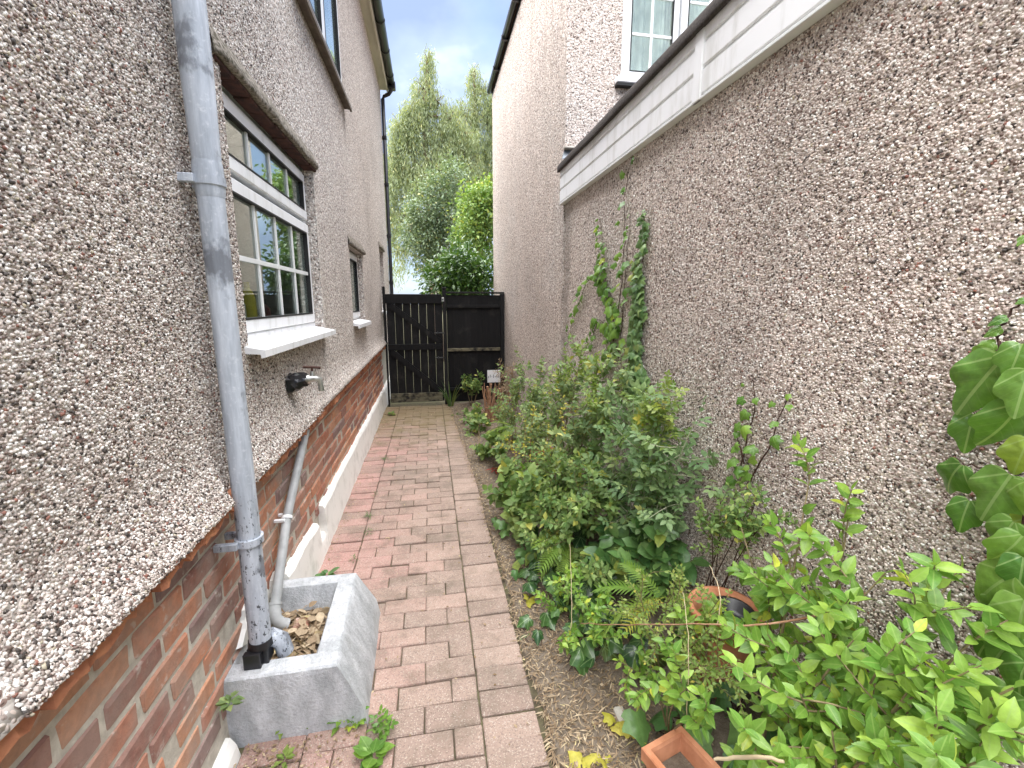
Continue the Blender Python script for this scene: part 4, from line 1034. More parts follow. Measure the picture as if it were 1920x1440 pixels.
def put_leaves(root, mats, kind, mat, n_ind=300, name='leaf', rest='foliage', lo=None, seed=0):
    """the leaves nearest the camera as single objects, the others joined"""
    off = Matrix.Translation(-origin(root))
    mats = sorted(mats, key=lambda m_: (m_.translation-CAMP).length/max(.2, m_.col[1].length*20))
    r = random.Random(seed)
    for m_ in mats[:n_ind]:
        o = bpy.data.objects.new(name, tmesh(name, r.choice(T[kind]), mat)); o.matrix_basis = off@m_; link(o, root)
    joined_leaves(rest, root, mats[n_ind:], lo or kind, mat, seed)
def rv(r, s=1.0): return Vector((r.gauss(0, s), r.gauss(0, s), r.gauss(0, s)))
def bez(a, b, bend, n=7, r=random):
    c = (a+b)/2+bend; return [a*(1-t)**2+c*2*t*(1-t)+b*t*t for t in [i/n for i in range(n+1)]]
def clampx(p, lo=-9, hi=1.115): return Vector((min(hi, max(lo, p.x)), p.y, p.z))
def shrub(name, label, cat, bases, tips, kind, lm, lsize, stem_mat=None, group=None, twigs=4, twig_len=.18, per=8, stem_r=.005, n_ind=300, seed=0, opp=True, lo=None, droop=.0, up=.8, hi=1.115, jit=.35, from_t=.35, leafname='leaf'):
    r = random.Random(seed); bases = [Vector(b) for b in bases]; root = thing(name, label, cat, bases[0], group); st = MB(); mats = []
    def leafline(pts, a0, nper):
        n = len(pts)-1
        for i in range(nper):
            t = a0+(1-a0)*(i+.5)/nper; k = min(n-1, int(t*n)); q = pts[k].lerp(pts[k+1], t*n-k); d = (pts[k+1]-pts[k]).normalized()
            side = d.cross(Vector((0, 0, 1))); side = side.normalized() if side.length > .1 else Vector((1, 0, 0))
            if i % 2 and opp: side = d.cross(side).normalized()
            for s in ((1, -1) if opp else ((1,) if i % 2 else (-1,))):
                dl = (d*.55+side*s*.9+rv(r, jit*.5)+Vector((0, 0, -droop))); nn = Vector((0, 0, up))+d*-.2+rv(r, jit)+Vector((-.25, -.25, 0))
                mats.append(lmat(clampx(q, hi=hi), dl, nn, lsize*r.uniform(.65, 1.15)*(1-.35*max(0, t-.7))))
        mats.append(lmat(clampx(pts[-1], hi=hi), (pts[-1]-pts[-2]).normalized()+rv(r, .2), Vector((0, 0, 1))+rv(r, .4), lsize*.7))
    for tp in tips:
        tp = Vector(tp); b = min(bases, key=lambda q: (q-tp).length+r.uniform(0, .15)); b = b+Vector((r.uniform(-.03, .03), r.uniform(-.03, .03), -.03))
        L_ = (tp-b).length; pts = bez(b, tp, Vector((r.uniform(-.1, .1), r.uniform(-.1, .1), .12))*L_, 8, r); pts = [clampx(q, hi=hi) for q in pts]
        st.tube(pts, [stem_r*(1-.7*i/8) for i in range(9)], 5, False)
        leafline(pts[4:], .1, max(3, int(per*.8)))
        for _ in range(twigs):
            t = r.uniform(from_t, .97); k = min(7, int(t*8)); q = pts[k].lerp(pts[k+1], t*8-k); d = (pts[k+1]-pts[k]).normalized()
            e = q+(d*.5+rv(r, .55)+Vector((-.15, -.1, .25))).normalized()*twig_len*r.uniform(.6, 1.3)
            tw = [clampx(x_, hi=hi) for x_ in bez(q, e, rv(r, .02), 4, r)]; st.tube(tw, [stem_r*.4, stem_r*.36, stem_r*.3, stem_r*.25, stem_r*.18], 4, False)
            leafline(tw, .15, per)
    so_ = st.build('stem', stem_mat or M_TWIG, root)
    put_leaves(root, mats, kind, lm, n_ind, leafname, 'foliage', lo, seed)
    return root
def blob(c, rad, n, seed, flat=0.0):
    r = random.Random(seed); out = []
    for _ in range(n):
        d = rv(r).normalized(); q = r.uniform(.55, 1); d.z = abs(d.z)*(1-flat)+flat*.2
        out.append(Vector((c[0]+d.x*rad[0]*q, c[1]+d.y*rad[1]*q, c[2]+d.z*rad[2]*q)))
    return out
A = at
def smooth(pp, n=6, jit=.0013):
    r = random.Random(len(pp)); out = []; q = [pp[0]]+list(pp)+[pp[-1]]
    for i in range(1, len(q)-2):
        for k in range(n):
            t = k/n; a, b, c, d = q[i-1], q[i], q[i+1], q[i+2]
            out.append(.5*((2*b)+(c-a)*t+(2*a-5*b+4*c-d)*t*t+(3*b-a-3*c+d)*t**3)+rv(r, jit))
    return out+[pp[-1]]
# big privet hedge plant at the near right
pt = [A(1520, 885, 0, 1.03), A(1590, 975, 0, 1.04), A(1390, 990, 0, .97), A(1660, 1075, 0, 1.03), A(1800, 1065, 0, 1.06), A(1850, 1180, 0, 1.02), A(1720, 1130, 0, 1.0), A(1470, 1060, 0, .95), A(1440, 1190, 0, .82), A(1600, 1200, 0, .86),
      A(1700, 1300, 0, .86), A(1560, 1370, 0, .78), A(1420, 1395, 0, .70), A(1860, 1340, 0, .92), A(1760, 1400, 0, .84), A(1900, 1290, 0, .98), A(1650, 1250, 0, .84), A(1500, 1300, 0, .76), A(1340, 1130, 0, .9), A(1830, 1430, 0, .86), A(1560, 1130, 0, .95), A(1640, 1420, 0, .8), A(1530, 1230, 0, .9)]
shrub('privet_bush', 'large bright green privet bush in the near right corner', 'bush', [(.92, .98, .12), (.90, 1.22, .12), (1.02, .80, .14)], pt, 'privet', LM_PRIVET, .050, M_TWIG, None, 5, .15, 7, .006, 300, 3, up=.9)
pt = [A(1160, 1240, 0, .63), A(1230, 1275, 0, .64), A(1290, 1290, 0, .66), A(1200, 1190, 0, .70), A(1330, 1330, 0, .68), A(1260, 1215, 0, .72)]
shrub('young_privet', 'low light green privet shoots leaning toward the path above the clay planter', 'plant', [(.80, 1.28, .1), (.74, 1.2, .1)], pt, 'privet', LM_PRIVET, .042, M_TWIG, None, 2, .10, 6, .004, 300, 5)
# fine leaved honeysuckle
pt = [A(x, y, 0, X) for x, y, X in ((1200, 1100, .72), (1260, 1130, .76), (1330, 1180, .8), (1230, 1180, .7), (1300, 1230, .74), (1390, 1250, .78), (1180, 1140, .7), (1350, 1120, .84), (1280, 1090, .8), (1430, 1310, .78), (1320, 1290, .72))]
shrub('honeysuckle_bush', 'fine-leaved yellowish green shrub in front of the round clay pot', 'bush', [(.86, 1.38, .12), (.84, 1.5, .12)], pt, 'small', LM_LIME, .019, M_TWIG, None, 7, .13, 9, .0035, 300, 8)
# rose by the wall
pt = [A(x, y, 0, X) for x, y, X in ((1250, 745, 1.02), (1310, 775, 1.04), (1200, 765, .98), (1150, 780, .95), (1280, 850, 1.03), (1210, 860, .96), (1150, 860, .9), (1240, 920, 1.0), (1120, 820, .9), (1290, 930, 1.05), (1180, 910, .92))]
shrub('rose_bush', 'tall leafy rose with pale canes against the right wall', 'rose', [(1.0, 1.95, .15), (.98, 2.1, .15)], pt, 'rose', LM_ROSE, .112, M_PALESTEM, None, 7, .17, 4, .006, 300, 12, opp=False, from_t=.45)
# dusty shrubs in the middle of the bed
pt = [A(x, y, 0, X) for x, y, X in ((1100, 650, .95), (1140, 670, .98), (1060, 690, .92), (1160, 720, .98), (1110, 740, .9), (1050, 760, .86), (1080, 800, .82), (1140, 780, .92), (1030, 720, .9), (1000, 790, .8), (1180, 700, 1.02))]
shrub('berry_shrub', 'dusty green shrub with a few yellow leaves below the climbing ivy', 'shrub', [(.9, 3.0, .15), (.88, 2.8, .15)], pt, 'small', LM_OLIVE, .050, M_TWIG, 'dusty shrubs in the bed', 11, .20, 9, .005, 300, 21)
pt = [A(x, y, 0, X) for x, y, X in ((990, 680, .92), (1030, 690, .98), (960, 720, .85), (1000, 740, .86), (1040, 740, .95), (960, 770, .78), (1010, 800, .8), (980, 830, .72), (940, 790, .72))]
shrub('grey_shrub', 'grey-green twiggy shrub between the cut stump and the ivy', 'shrub', [(.85, 4.1, .1), (.82, 4.4, .1)], pt, 'small', LM_OLIVE, .048, M_TWIG, 'dusty shrubs in the bed', 12, .22, 9, .005, 200, 22)
pt = [A(x, y, 0, X) for x, y, X in ((1000, 860, .68), (1040, 880, .72), (1080, 850, .76), (960, 880, .60), (1010, 920, .64), (1060, 920, .7), (1110, 880, .82), (1120, 940, .78), (1150, 960, .85), (1030, 960, .62), (1080, 980, .7))]
shrub('green_shrub', 'low bright green small-leaved shrub spreading over the middle of the bed', 'shrub', [(.78, 2.5, .12), (.74, 2.8, .1)], pt, 'small', LM_SHRUB, .048, M_TWIG, 'dusty shrubs in the bed', 13, .17, 8, .0045, 300, 23)
pt = [A(x, y, 0, X) for x, y, X in ((865, 800, .45), (890, 815, .5), (880, 780, .5), (910, 845, .5), (930, 820, .58), (900, 775, .56), (940, 860, .55), (870, 830, .42))]
shrub('edging_plant', 'low leafy green plant at the far edge of the path', 'plant', [(.52, 4.9, .05), (.56, 4.3, .06)], pt, 'broad', LM_SHRUB, .065, M_TWIG, None, 9, .14, 5, .004, 250, 24)
pt = [A(x, y, 1, Y) for x, y, Y in ((880, 705, 6.6), (895, 695, 6.6), (905, 705, 6.65), (890, 720, 6.55), (870, 712, 6.6))]
shrub('small_shrub', 'small dark shrub standing in front of the black fence panel', 'shrub', [(.58, 6.6, 0)], pt, 'small', LM_SHRUB, .06, M_TWIG, None, 5, .09, 6, .005, 150, 25)
pt = [A(x, y, 1, Y) for x, y, Y in ((950, 685, 6.3), (965, 700, 6.2), (940, 700, 6.3), (980, 690, 6.1), (955, 730, 6.1))]
shrub('withered_shrub', 'withered yellow-brown shrub in the far corner by the fence post', 'shrub', [(.95, 6.3, 0)], pt, 'lance', LM_DEAD, .07, M_DRYSTEM, None, 7, .14, 6, .004, 100, 26)
pt = [A(x, y, 0, X) for x, y, X in ((1235, 735, .98), (1215, 750, .95), (1260, 760, 1.0), (1240, 780, .97))]
shrub('lime_shoots', 'yellow-green young shoots at the top of the rose by the right wall', 'plant', [(.98, 1.9, .4)], pt, 'rose', LM_LIME, .07, M_PALESTEM, None, 5, .09, 4, .003, 120, 27, opp=False, from_t=.75)
pt = [A(x, y, 0, X) for x, y, X in ((1090, 665, .90), (1120, 690, .9), (1060, 680, .88), (1130, 740, .88))]
shrub('speckled_shrub', 'pale green shoots rising through the dusty shrub under the ivy', 'plant', [(.88, 2.75, .3)], pt, 'small', LM_LIME, .035, M_TWIG, None, 8, .12, 7, .003, 200, 28, from_t=.7)
pt = [A(x, y, 0, X) for x, y, X in ((985, 800, .70), (1030, 830, .70), (1000, 770, .74), (1060, 800, .78), (960, 840, .62), (1090, 760, .84))]
shrub('yellowing_shrub', 'thin shrub with yellow and brown leaves in the middle of the bed', 'shrub', [(.74, 3.3, .1)], pt, 'small', LM_YEL, .03, M_DRYSTEM, None, 4, .14, 3, .003, 120, 29, from_t=.5)
pt = [A(x, y, 0, X) for x, y, X in ((1350, 940, 1.06), (1380, 920, 1.07), (1420, 930, 1.07), (1330, 970, 1.03), (1450, 960, 1.06), (1400, 960, 1.05))]
shrub('wall_shrub', 'small bright shrub against the right wall above the terracotta pot', 'shrub', [(1.08, 1.5, .3)], pt, 'small', LM_SHRUB, .028, M_REDTWIG, None, 8, .09, 6, .003, 200, 30, from_t=.6)
# broad leaved evergreen at the wall foot
pt = [A(x, y, 0, X) for x, y, X in ((1180, 990, .92), (1220, 1000, .96), (1260, 1040, 1.0), (1300, 1050, 1.03), (1200, 1040, .9), (1150, 1000, .86), (1250, 1010, 1.0), (1160, 1050, .82), (1110, 1040, .74))]
shrub('viburnum', 'dark broad-leaved plant at the foot of the right wall behind the pot', 'plant', [(.98, 1.9, .16), (.92, 2.05, .15)], pt, 'broad', LM_VIB, .088, M_TWIG, None, 3, .11, 4, .004, 300, 31)
pt = [A(x, y, 0, X) for x, y, X in ((960, 900, .56), (985, 880, .58), (1000, 900, .62), (965, 960, .54), (980, 985, .54), (950, 930, .52), (1010, 950, .62))]
shrub('hydrangea', 'plant with large glossy drooping leaves at the edge of the bed', 'plant', [(.62, 2.9, .08), (.6, 2.7, .08)], pt, 'ivy', LM_IVYB, .085, M_TWIG, None, 1, .06, 3, .004, 200, 32, droop=.5)
# ivy on the ground
def ground_ivy(name, label, spots, lm, size, seed, n_ind=300):
    r = random.Random(seed); root = thing(name, label, 'ivy', spots[0][:3]); st = MB(); mats = []
    for (x, y, z, n) in spots:
        for k in range(n):
            p = Vector((x+r.gauss(0, .055), y+r.gauss(0, .07), 0)); p.z = soil_z(p.x, p.y)+z+r.uniform(-.03, .05)
            p = clampx(p); g = Vector((p.x+r.gauss(0, .03), p.y+r.gauss(0, .03), soil_z(p.x, p.y)))
            st.tube([g, (g+p)/2+rv(r, .01), p], [.002, .0018, .0012], 4, False)
            a = r.uniform(0, 6.28); d = Vector((math.cos(a)*.8-.3, math.sin(a)*.8-.3, -.35+r.gauss(0, .25)))
            mats.append(lmat(p, d, Vector((-.25, -.35, 1))+rv(r, .3), size*r.uniform(.6, 1.25)))
    st.build('stem', M_REDTWIG, root); put_leaves(root, mats, 'ivy', lm, n_ind, seed=seed)
g2 = lambda x, y, z: tuple(A(x, y, 2, z))
sp = [(*g2(x, y, z)[:2], h, n) for x, y, z, h, n in ((1110, 1120, .12, .1, 9), (1060, 1160, .06, .06, 7), (1150, 1190, .1, .08, 8), (1180, 1130, .12, .12, 7), (1040, 1060, .1, .1, 8), (1010, 1090, .06, .06, 5), (1100, 1060, .12, .1, 7), (970, 1180, .02, .03, 3), (1130, 1230, .08, .07, 5), (1200, 1230, .12, .1, 6))]
sp = [(x, y, h, int(n*1.5)) for x, y, h, n in sp]
ground_ivy('ground_ivy', 'dark glossy ivy trailing on the soil beside the path', sp, LM_IVYD, .082, 41)
sp = [(*g2(x, y, z)[:2], h, n) for x, y, z, h, n in ((1225, 1390, .2, .09, 2), (1330, 1390, .2, .08, 4), (1400, 1330, .2, .1, 7), (1480, 1420, .2, .1, 7), (1250, 1330, .15, .05, 4), (1300, 1240, .15, .08, 6), (1560, 1400, .2, .12, 8), (1450, 1260, .2, .1, 6))]
ground_ivy('shade_ivy', 'ivy with mottled leaves around the rectangular clay planter', [(min(1.05, x), y, h, n) for x, y, h, n in sp], LM_VIB, .09, 42)
sp = [(*g2(x, y, z)[:2], h, n) for x, y, z, h, n in ((965, 985, .06, .06, 7), (1000, 1030, .08, .08, 8), (1030, 1000, .1, .1, 8), (1050, 1090, .1, .09, 9), (990, 1060, .05, .05, 5), (1090, 1010, .12, .12, 8), (1080, 1130, .1, .08, 8), (1140, 1090, .14, .12, 8), (1170, 1060, .15, .14, 8))]
sp = [(x, y, h, int(n*1.7)) for x, y, h, n in sp]
ground_ivy('bramble_carpet', 'mid-green leafy carpet spilling between the fern and the path', sp, LM_VIB, .07, 43)
pt = [A(x, y, 0, X) for x, y, X in ((1010, 1010, .55), (1050, 1040, .60), (1090, 1070, .66), (990, 960, .56), (1120, 1090, .70), (1060, 985, .64))]
shrub('low_shrub', 'loose bright green sprays leaning out over the ferns toward the path', 'shrub', [(.76, 2.2, .12)], pt, 'small', LM_SHRUB, .042, M_TWIG, None, 6, .12, 6, .003, 300, 44)
pt = [A(x, y, 0, X) for x, y, X in ((955, 890, .50), (945, 925, .47), (975, 940, .52), (960, 975, .49), (990, 990, .53), (1000, 910, .58))]
shrub('leafy_clump', 'clump of rounded fresh green leaves at the path edge beside the glossy drooping leaves', 'plant', [(.58, 2.75, .06), (.56, 2.95, .05)], pt, 'broad', LM_SHRUB, .07, M_TWIG, None, 5, .10, 4, .003, 200, 45)
pt = [A(x, y, 0, X) for x, y, X in ((1050, 1080, .55), (1085, 1110, .58), (1030, 1130, .52), (1110, 1150, .60), (1070, 1180, .54), (1130, 1110, .66), (1140, 1200, .62))]
shrub('small_leaved_creeper', 'low creeper with small bright leaves among the dark ground ivy', 'plant', [(.68, 1.85, .08), (.66, 1.7, .08)], pt, 'small', LM_PRIVET, .036, M_TWIG, None, 5, .10, 6, .0025, 250, 46)
# climbing ivy
def climber(name, label, lines, lm, size, seed, step=.022, spread=.03, x=1.135, kind='ivy', stem=M_REDTWIG, n_ind=300, out=.012, grp='climbing ivy on the right wall', face=1.0):
    r = random.Random(seed); root = thing(name, label, 'ivy', lines[0][0][0], grp); st = MB(); mats = []
    for pts, dens in lines:
        pts = [Vector(p) for p in pts]; fine = []
        for a, b in zip(pts, pts[1:]):
            k = max(2, int((b-a).length/.04)); fine += [a.lerp(b, i/k)+Vector((0, r.gauss(0, .006), r.gauss(0, .004))) for i in range(k)]
        fine.append(pts[-1]); n = len(fine)
        st.tube(fine, [.0035*(1-.7*i/n) for i in range(n)], 5, False)
        tot = sum((b-a).length for a, b in zip(fine, fine[1:])); m_ = int(tot/step*dens)
        for i in range(m_):
            t = (i+r.random())/m_; k = min(n-2, int(t*(n-1))); q = fine[k].lerp(fine[k+1], t*(n-1)-k)
            s = size*r.uniform(.6, 1.2)*(1-.45*max(0, t-.6)/.4)
            side = r.choice((-1, 1)); q = q+Vector((-out-r.uniform(0, .02), side*r.uniform(.2, 1)*spread, r.uniform(-.01, .01)))
            d = Vector((-.25-r.uniform(0, .4), side*r.uniform(.1, .8), -.9+r.uniform(-.1, .6))); nn = Vector((-face, -.25+r.gauss(0, .35), .5+r.gauss(0, .3)))
            mats.append(lmat(q, d, nn, s))
    st.build('stem', stem, root); put_leaves(root, mats, kind, lm, n_ind, seed=seed)
WX = 1.142
def wl(*pp): return [A(x, y, 0, WX) for x, y in pp]
climber('climbing_ivy', 'narrow dense column of small-leaved ivy climbing the right wall', [(wl((1200, 760), (1195, 700), (1205, 600), (1200, 520), (1212, 450), (1207, 395)), 2.6), (wl((1215, 720), (1190, 650), (1205, 560), (1196, 480)), 2.2), (wl((1185, 740), (1192, 690), (1200, 640)), 2.5)], LM_IVYC, .054, 51, .017, .042)
climber('climbing_ivy', 'sprawling ivy with dark bare stems left of the dense ivy column', [(wl((1140, 690), (1150, 600), (1135, 520), (1132, 470), (1125, 410)), 1.5), (wl((1150, 640), (1165, 540), (1172, 440), (1170, 370), (1187, 280)), .45), (wl((1160, 680), (1168, 600), (1172, 520), (1183, 400)), .8), (wl((1135, 500), (1100, 530), (1075, 590), (1065, 640)), .7), (wl((1160, 620), (1120, 600), (1110, 640), (1105, 690)), 1.0), (wl((1130, 480), (1128, 520), (1150, 560)), 1.2)], LM_IVYB, .064, 52, .034, .05)
climber('wall_ivy', 'small forked ivy sprig with dark stems low on the right wall', [(wl((1385, 910), (1395, 850), (1415, 770), (1412, 705)), .8), (wl((1405, 915), (1430, 860), (1460, 790), (1485, 720)), .7), (wl((1395, 870), (1380, 820), (1378, 800)), .8)], LM_IVYB, .042, 53, .03, .03)
big = thing('large_leaf_ivy', 'ivy with very large bright leaves at the right edge of the picture', 'ivy', A(1915, 1250, 0, 1.08))
def stemline(pp, rad): pp = smooth(pp, 5, .003); MB().tube(pp, [rad*(1-.6*i/len(pp)) for i in range(len(pp))], 6).build('stem', M_REDTWIG, big)
stemline([A(1935, 1300, 0, 1.09), A(1918, 1100, 0, 1.09), A(1925, 900, 0, 1.09), A(1915, 720, 0, 1.10), A(1870, 640, 0, 1.11), A(1885, 600, 0, 1.12), A(1925, 555, 0, 1.12)], .005)
stemline([A(1922, 880, 0, 1.10), A(1860, 878, 0, 1.11), A(1805, 868, 0, 1.11)], .0028)
stemline([A(1915, 800, 0, 1.10), A(1860, 785, 0, 1.11), A(1825, 770, 0, 1.11)], .0025)
stemline([A(1915, 1160, 0, 1.08), A(1870, 1130, 0, 1.08), A(1800, 1060, 0, 1.09)], .0028)
r = random.Random(54); M_ = []
for (bx_, by_, tx_, ty_, X, tilt) in ((1885, 665, 1782, 785, 1.06, .5), (1918, 640, 1905, 720, 1.05, .3), (1915, 750, 1884, 862, 1.05, .3), (1826, 772, 1822, 850, 1.09, .5), (1806, 868, 1748, 925, 1.08, .7), (1820, 935, 1798, 1002, 1.07, .3), (1900, 885, 1835, 985, 1.05, .8), (1925, 900, 1900, 990, 1.04, .6), (1905, 975, 1845, 1040, 1.05, .3),
      (1920, 1000, 1885, 1080, 1.04, .5), (1905, 1075, 1800, 1125, 1.04, 1.2), (1920, 1040, 1925, 1130, 1.04, .5), (1900, 1110, 1850, 1190, 1.05, .5), (1925, 1120, 1895, 1230, 1.04, .4), (1915, 1180, 1850, 1260, 1.06, .5), (1925, 1240, 1890, 1330, 1.05, .4), (1880, 1180, 1815, 1230, 1.07, .6), (1900, 1290, 1840, 1350, 1.06, .6), (1930, 1310, 1910, 1400, 1.04, .5),
      (1890, 595, 1850, 602, 1.11, .8), (1880, 615, 1845, 628, 1.11, .8), (1870, 645, 1822, 652, 1.11, .9), (1868, 655, 1815, 680, 1.10, .7), (1930, 560, 1905, 565, 1.11, .7), (1930, 440, 1908, 455, 1.12, .5), (1930, 690, 1915, 790, 1.03, .4), (1930, 820, 1910, 900, 1.04, .4)):
    p0 = A(bx_, by_, 0, X); p1 = A(tx_, ty_, 0, X-.02*r.random())
    M_.append(lmat(p0, (p1-p0)+Vector((-.02, 0, 0)), Vector((-1, -.35, tilt))+rv(r, .3), (p1-p0).length*.86))
for k in range(4):
    q = A(r.uniform(1920, 1970), r.uniform(880, 1420), 0, 1.10); M_.append(lmat(q, Vector((-.3, r.gauss(0, .5), -1)), Vector((-1, -.3, .5))+rv(r, .3), r.uniform(.06, .11)))
put_leaves(big, M_, 'bigivy', LM_IVYBIG, 100, seed=5)
# ferns
def fern(label, base, dirs, size, seed, lm=LM_FERN):
    r = random.Random(seed); root = thing('fern', label, 'fern', base, 'ferns in the bed'); off = Matrix.Translation(-Vector(base))
    for i, (a, el, s) in enumerate(dirs):
        d = Vector((math.cos(R(a))*math.cos(R(el)), math.sin(R(a))*math.cos(R(el)), math.sin(R(el))))
        o = bpy.data.objects.new('frond', tmesh('frond', T['fern'][i % 3], lm)); o.matrix_basis = off@lmat(base, d, Vector((0, 0, 1))-d*.3+rv(r, .1), size*s); link(o, root)
b1 = A(1070, 1015, 0, .70); b2 = A(1245, 1120, 0, .86); b3 = A(965, 800, 0, .78); b4 = A(1215, 1010, 0, .98)
fern('fern with pale fronds arching toward the path above the dark ivy', b1, [(215, 5, 1), (200, -12, .85), (240, -8, .8), (180, 15, .8), (160, 20, .7)], .26, 1)
fern('fern with yellow-green fronds in front of the broad-leaved plant', b2, [(150, 12, 1), (170, -5, .95), (120, 25, .8), (200, 0, .8), (310, 15, .8), (340, 10, .7)], .26, 2)
fern('pale fern under the brown stump stems', b3, [(180, 5, 1), (200, 15, .9), (230, -5, .9), (160, 25, .8), (280, 10, .8)], .28, 3)
fern('dark fern hanging against the right wall under the rose', b4, [(250, -35, 1), (280, -45, .9), (220, -30, .9), (190, 0, .8), (300, -40, .8)], .25, 4, LM_SHRUB)
# strap-leaved clump at the gate
iris = thing('iris_clump', 'clump of strap-like leaves at the foot of the gate post', 'plant', (.27, 6.72, 0)); r = random.Random(2)
for k in range(16):
    a = r.uniform(0, 6.28); ln = r.uniform(.18, .42); p = Vector((.27+math.cos(a)*.03, 6.72+math.sin(a)*.03, 0)); tip = p+Vector((math.cos(a)*.16, math.sin(a)*.12, ln)); pp = bez(p, tip, Vector((-math.cos(a)*.05, 0, .05)), 5)
    V = []; s = Vector((-math.sin(a), math.cos(a), 0))*.3+Vector((.7, .3, 0))
    for i, q in enumerate(pp): wd = .011*(1-(i/5)**2)+.001; V += [q-s*wd, q+s*wd]
    MB().add(V, [(2*i, 2*i+1, 2*i+3, 2*i+2) for i in range(5)], True).build('leaf', LM_GRASS, iris)
# cut back shrub
cs = thing('cut_back_shrub', 'brown cut-back shrub with bare stubby stems near the fence', 'shrub', (.76, 5.6, 0)); r = random.Random(6)
for k in range(34):
    b_ = Vector((.76+r.gauss(0, .05), 5.6+r.gauss(0, .06), .0)); tp = b_+Vector((r.gauss(-.02, .13), r.gauss(0, .1), r.uniform(.25, .55)))
    rad = r.uniform(.004, .009) if k > 5 else r.uniform(.014, .024); MB().tube(bez(b_, tp, rv(r, .03), 5), [rad, rad, rad*.9, rad*.85, rad*.8, rad*.7], 7).build('cut_stem', M_DRYSTEM, cs)
# ------------------------------------------------------------------ pots and small things in the bed
def pot(name, label, c, h, r0, r1, mat, inner=None):
    t = thing(name, label, 'pot', c); e = .012
    MB().lathe([(0, 0), (r0, 0), (r1*.94, h*.78), (r1*.94, h*.80), (r1*1.04, h*.805), (r1*1.05, h*.97), (r1*1.03, h), (r1-e, h), (r1-e-.006, h*.8), (r0-e, .03)], c, 28).build('body', mat, t)
    return t
pc = A(1360, 1130, 0, .985); pc = Vector((pc.x, pc.y, .20))
tp_ = pot('terracotta_pot', 'round terracotta pot standing against the right wall behind the privet', pc, .30, .085, .118, M_TERRA)
tag(MB().lathe([(0, .0), (.06, 0), (.07, .13), (.076, .13), (.076, .142), (.067, .142), (.06, .105), (0, .11)], (pc.x+.018, pc.y-.012, pc.z+.155), 24).build('black_plant_pot', M_BLACKPL), 'black plastic plant pot sitting inside the round terracotta pot', 'pot')
c = Vector((.90, 3.35, .22)); pot('clay_pot', 'small clay pot half hidden by leaves in the middle of the bed', A(1018, 845, 0, .84)-Vector((0, 0, .13)), .15, .05, .075, M_TERRA)
# rectangular planter
rp = thing('clay_planter', 'rectangular terracotta planter with soil at the bottom edge of the picture', 'planter', tuple(A(1290, 1430, 2, .2)))
pa, pb = A(1205, 1402, 2, .26), A(1275, 1362, 2, .26); u = Vector((pb.x-pa.x, pb.y-pa.y, 0)); wdt = .155; u.normalize(); v_ = Vector((u.y, -u.x, 0))
def rr_(inset, z):
    P = []
    for a, b_ in ((0, 0), (1, 0), (1, 1), (0, 1)):
        q = Vector((pa.x, pa.y, 0))+u*(inset+a*(wdt-2*inset))+v_*(inset+b_*(.40-2*inset)); P.append((q.x, q.y, z))
    return P
lv = [rr_(.022, .05), rr_(.008, .215), rr_(.008, .217), rr_(-.002, .218), rr_(-.003, .258), rr_(.0, .262), rr_(.016, .262), rr_(.020, .252), rr_(.024, .215), rr_(.026, .17)]
V = [p for q in lv for p in q]; Fc = [(i*4+k, i*4+(k+1) % 4, (i+1)*4+(k+1) % 4, (i+1)*4+k) for i in range(len(lv)-1) for k in range(4)]+[(3, 2, 1, 0)]
MB().add(V, Fc).build('body', M_TERRA, rp); MB().add(rr_(.0255, .205), [(0, 1, 2, 3)]).build('soil', M_SOIL, rp)
# white panel in a dark tub by the fence
tb = thing('white_panel', 'white panel with dark marks leaning behind the shrubs at the fence', 'panel', (.93, 6.72, .3))
q = A(926, 706, 1, 6.72)
MB().box(q.x-.1, q.x+.1, 6.715, 6.725, q.z-.09, q.z+.1, .002).build('board', M_WHITE, tb)
for k in range(7): MB().box(q.x-.085+k*.025, q.x-.078+k*.025, 6.711, 6.7145, q.z-.02+.01*(k % 3), q.z+.01+.02*(k % 2)).build('mark', M_GASKET, tb)
tag(MB().box(q.x-.13, q.x+.13, 6.60, 6.705, -.02, .27, .01).build('dark_tub', M_BLACKPL), 'dark plastic tub below the white panel at the fence', 'tub')
bk = A(968, 890, 2, .06); o = MB().box(bk.x-.10, bk.x+.10, bk.y-.05, bk.y+.05, .02, .085, .006).build('loose_brick', M_CEMENT); tag(o, 'pale loose brick lying among the leaves at the edge of the bed', 'brick')
st_ = A(1165, 1345, 2, .05); o = MB().box(st_.x-.02, st_.x+.02, st_.y-.035, st_.y+.035, .01, .07, .008).build('stone', M_CEMENT); tag(o, 'small tan stone on the soil beside the clay planter', 'stone')
# red leaved seedling
rd = A(925, 885, 2, .03); root = thing('red_plant', 'small plant with bright red leaves on the soil at the path edge', 'plant', rd); r = random.Random(3)
put_leaves(root, [lmat(rd+Vector((r.gauss(0, .02), r.gauss(0, .02), .02)), Vector((math.cos(a), math.sin(a), .35)), Vector((0, -.3, 1)), .07) for a in [k*.8 for k in range(9)]], 'lance', LM_RED, 20)
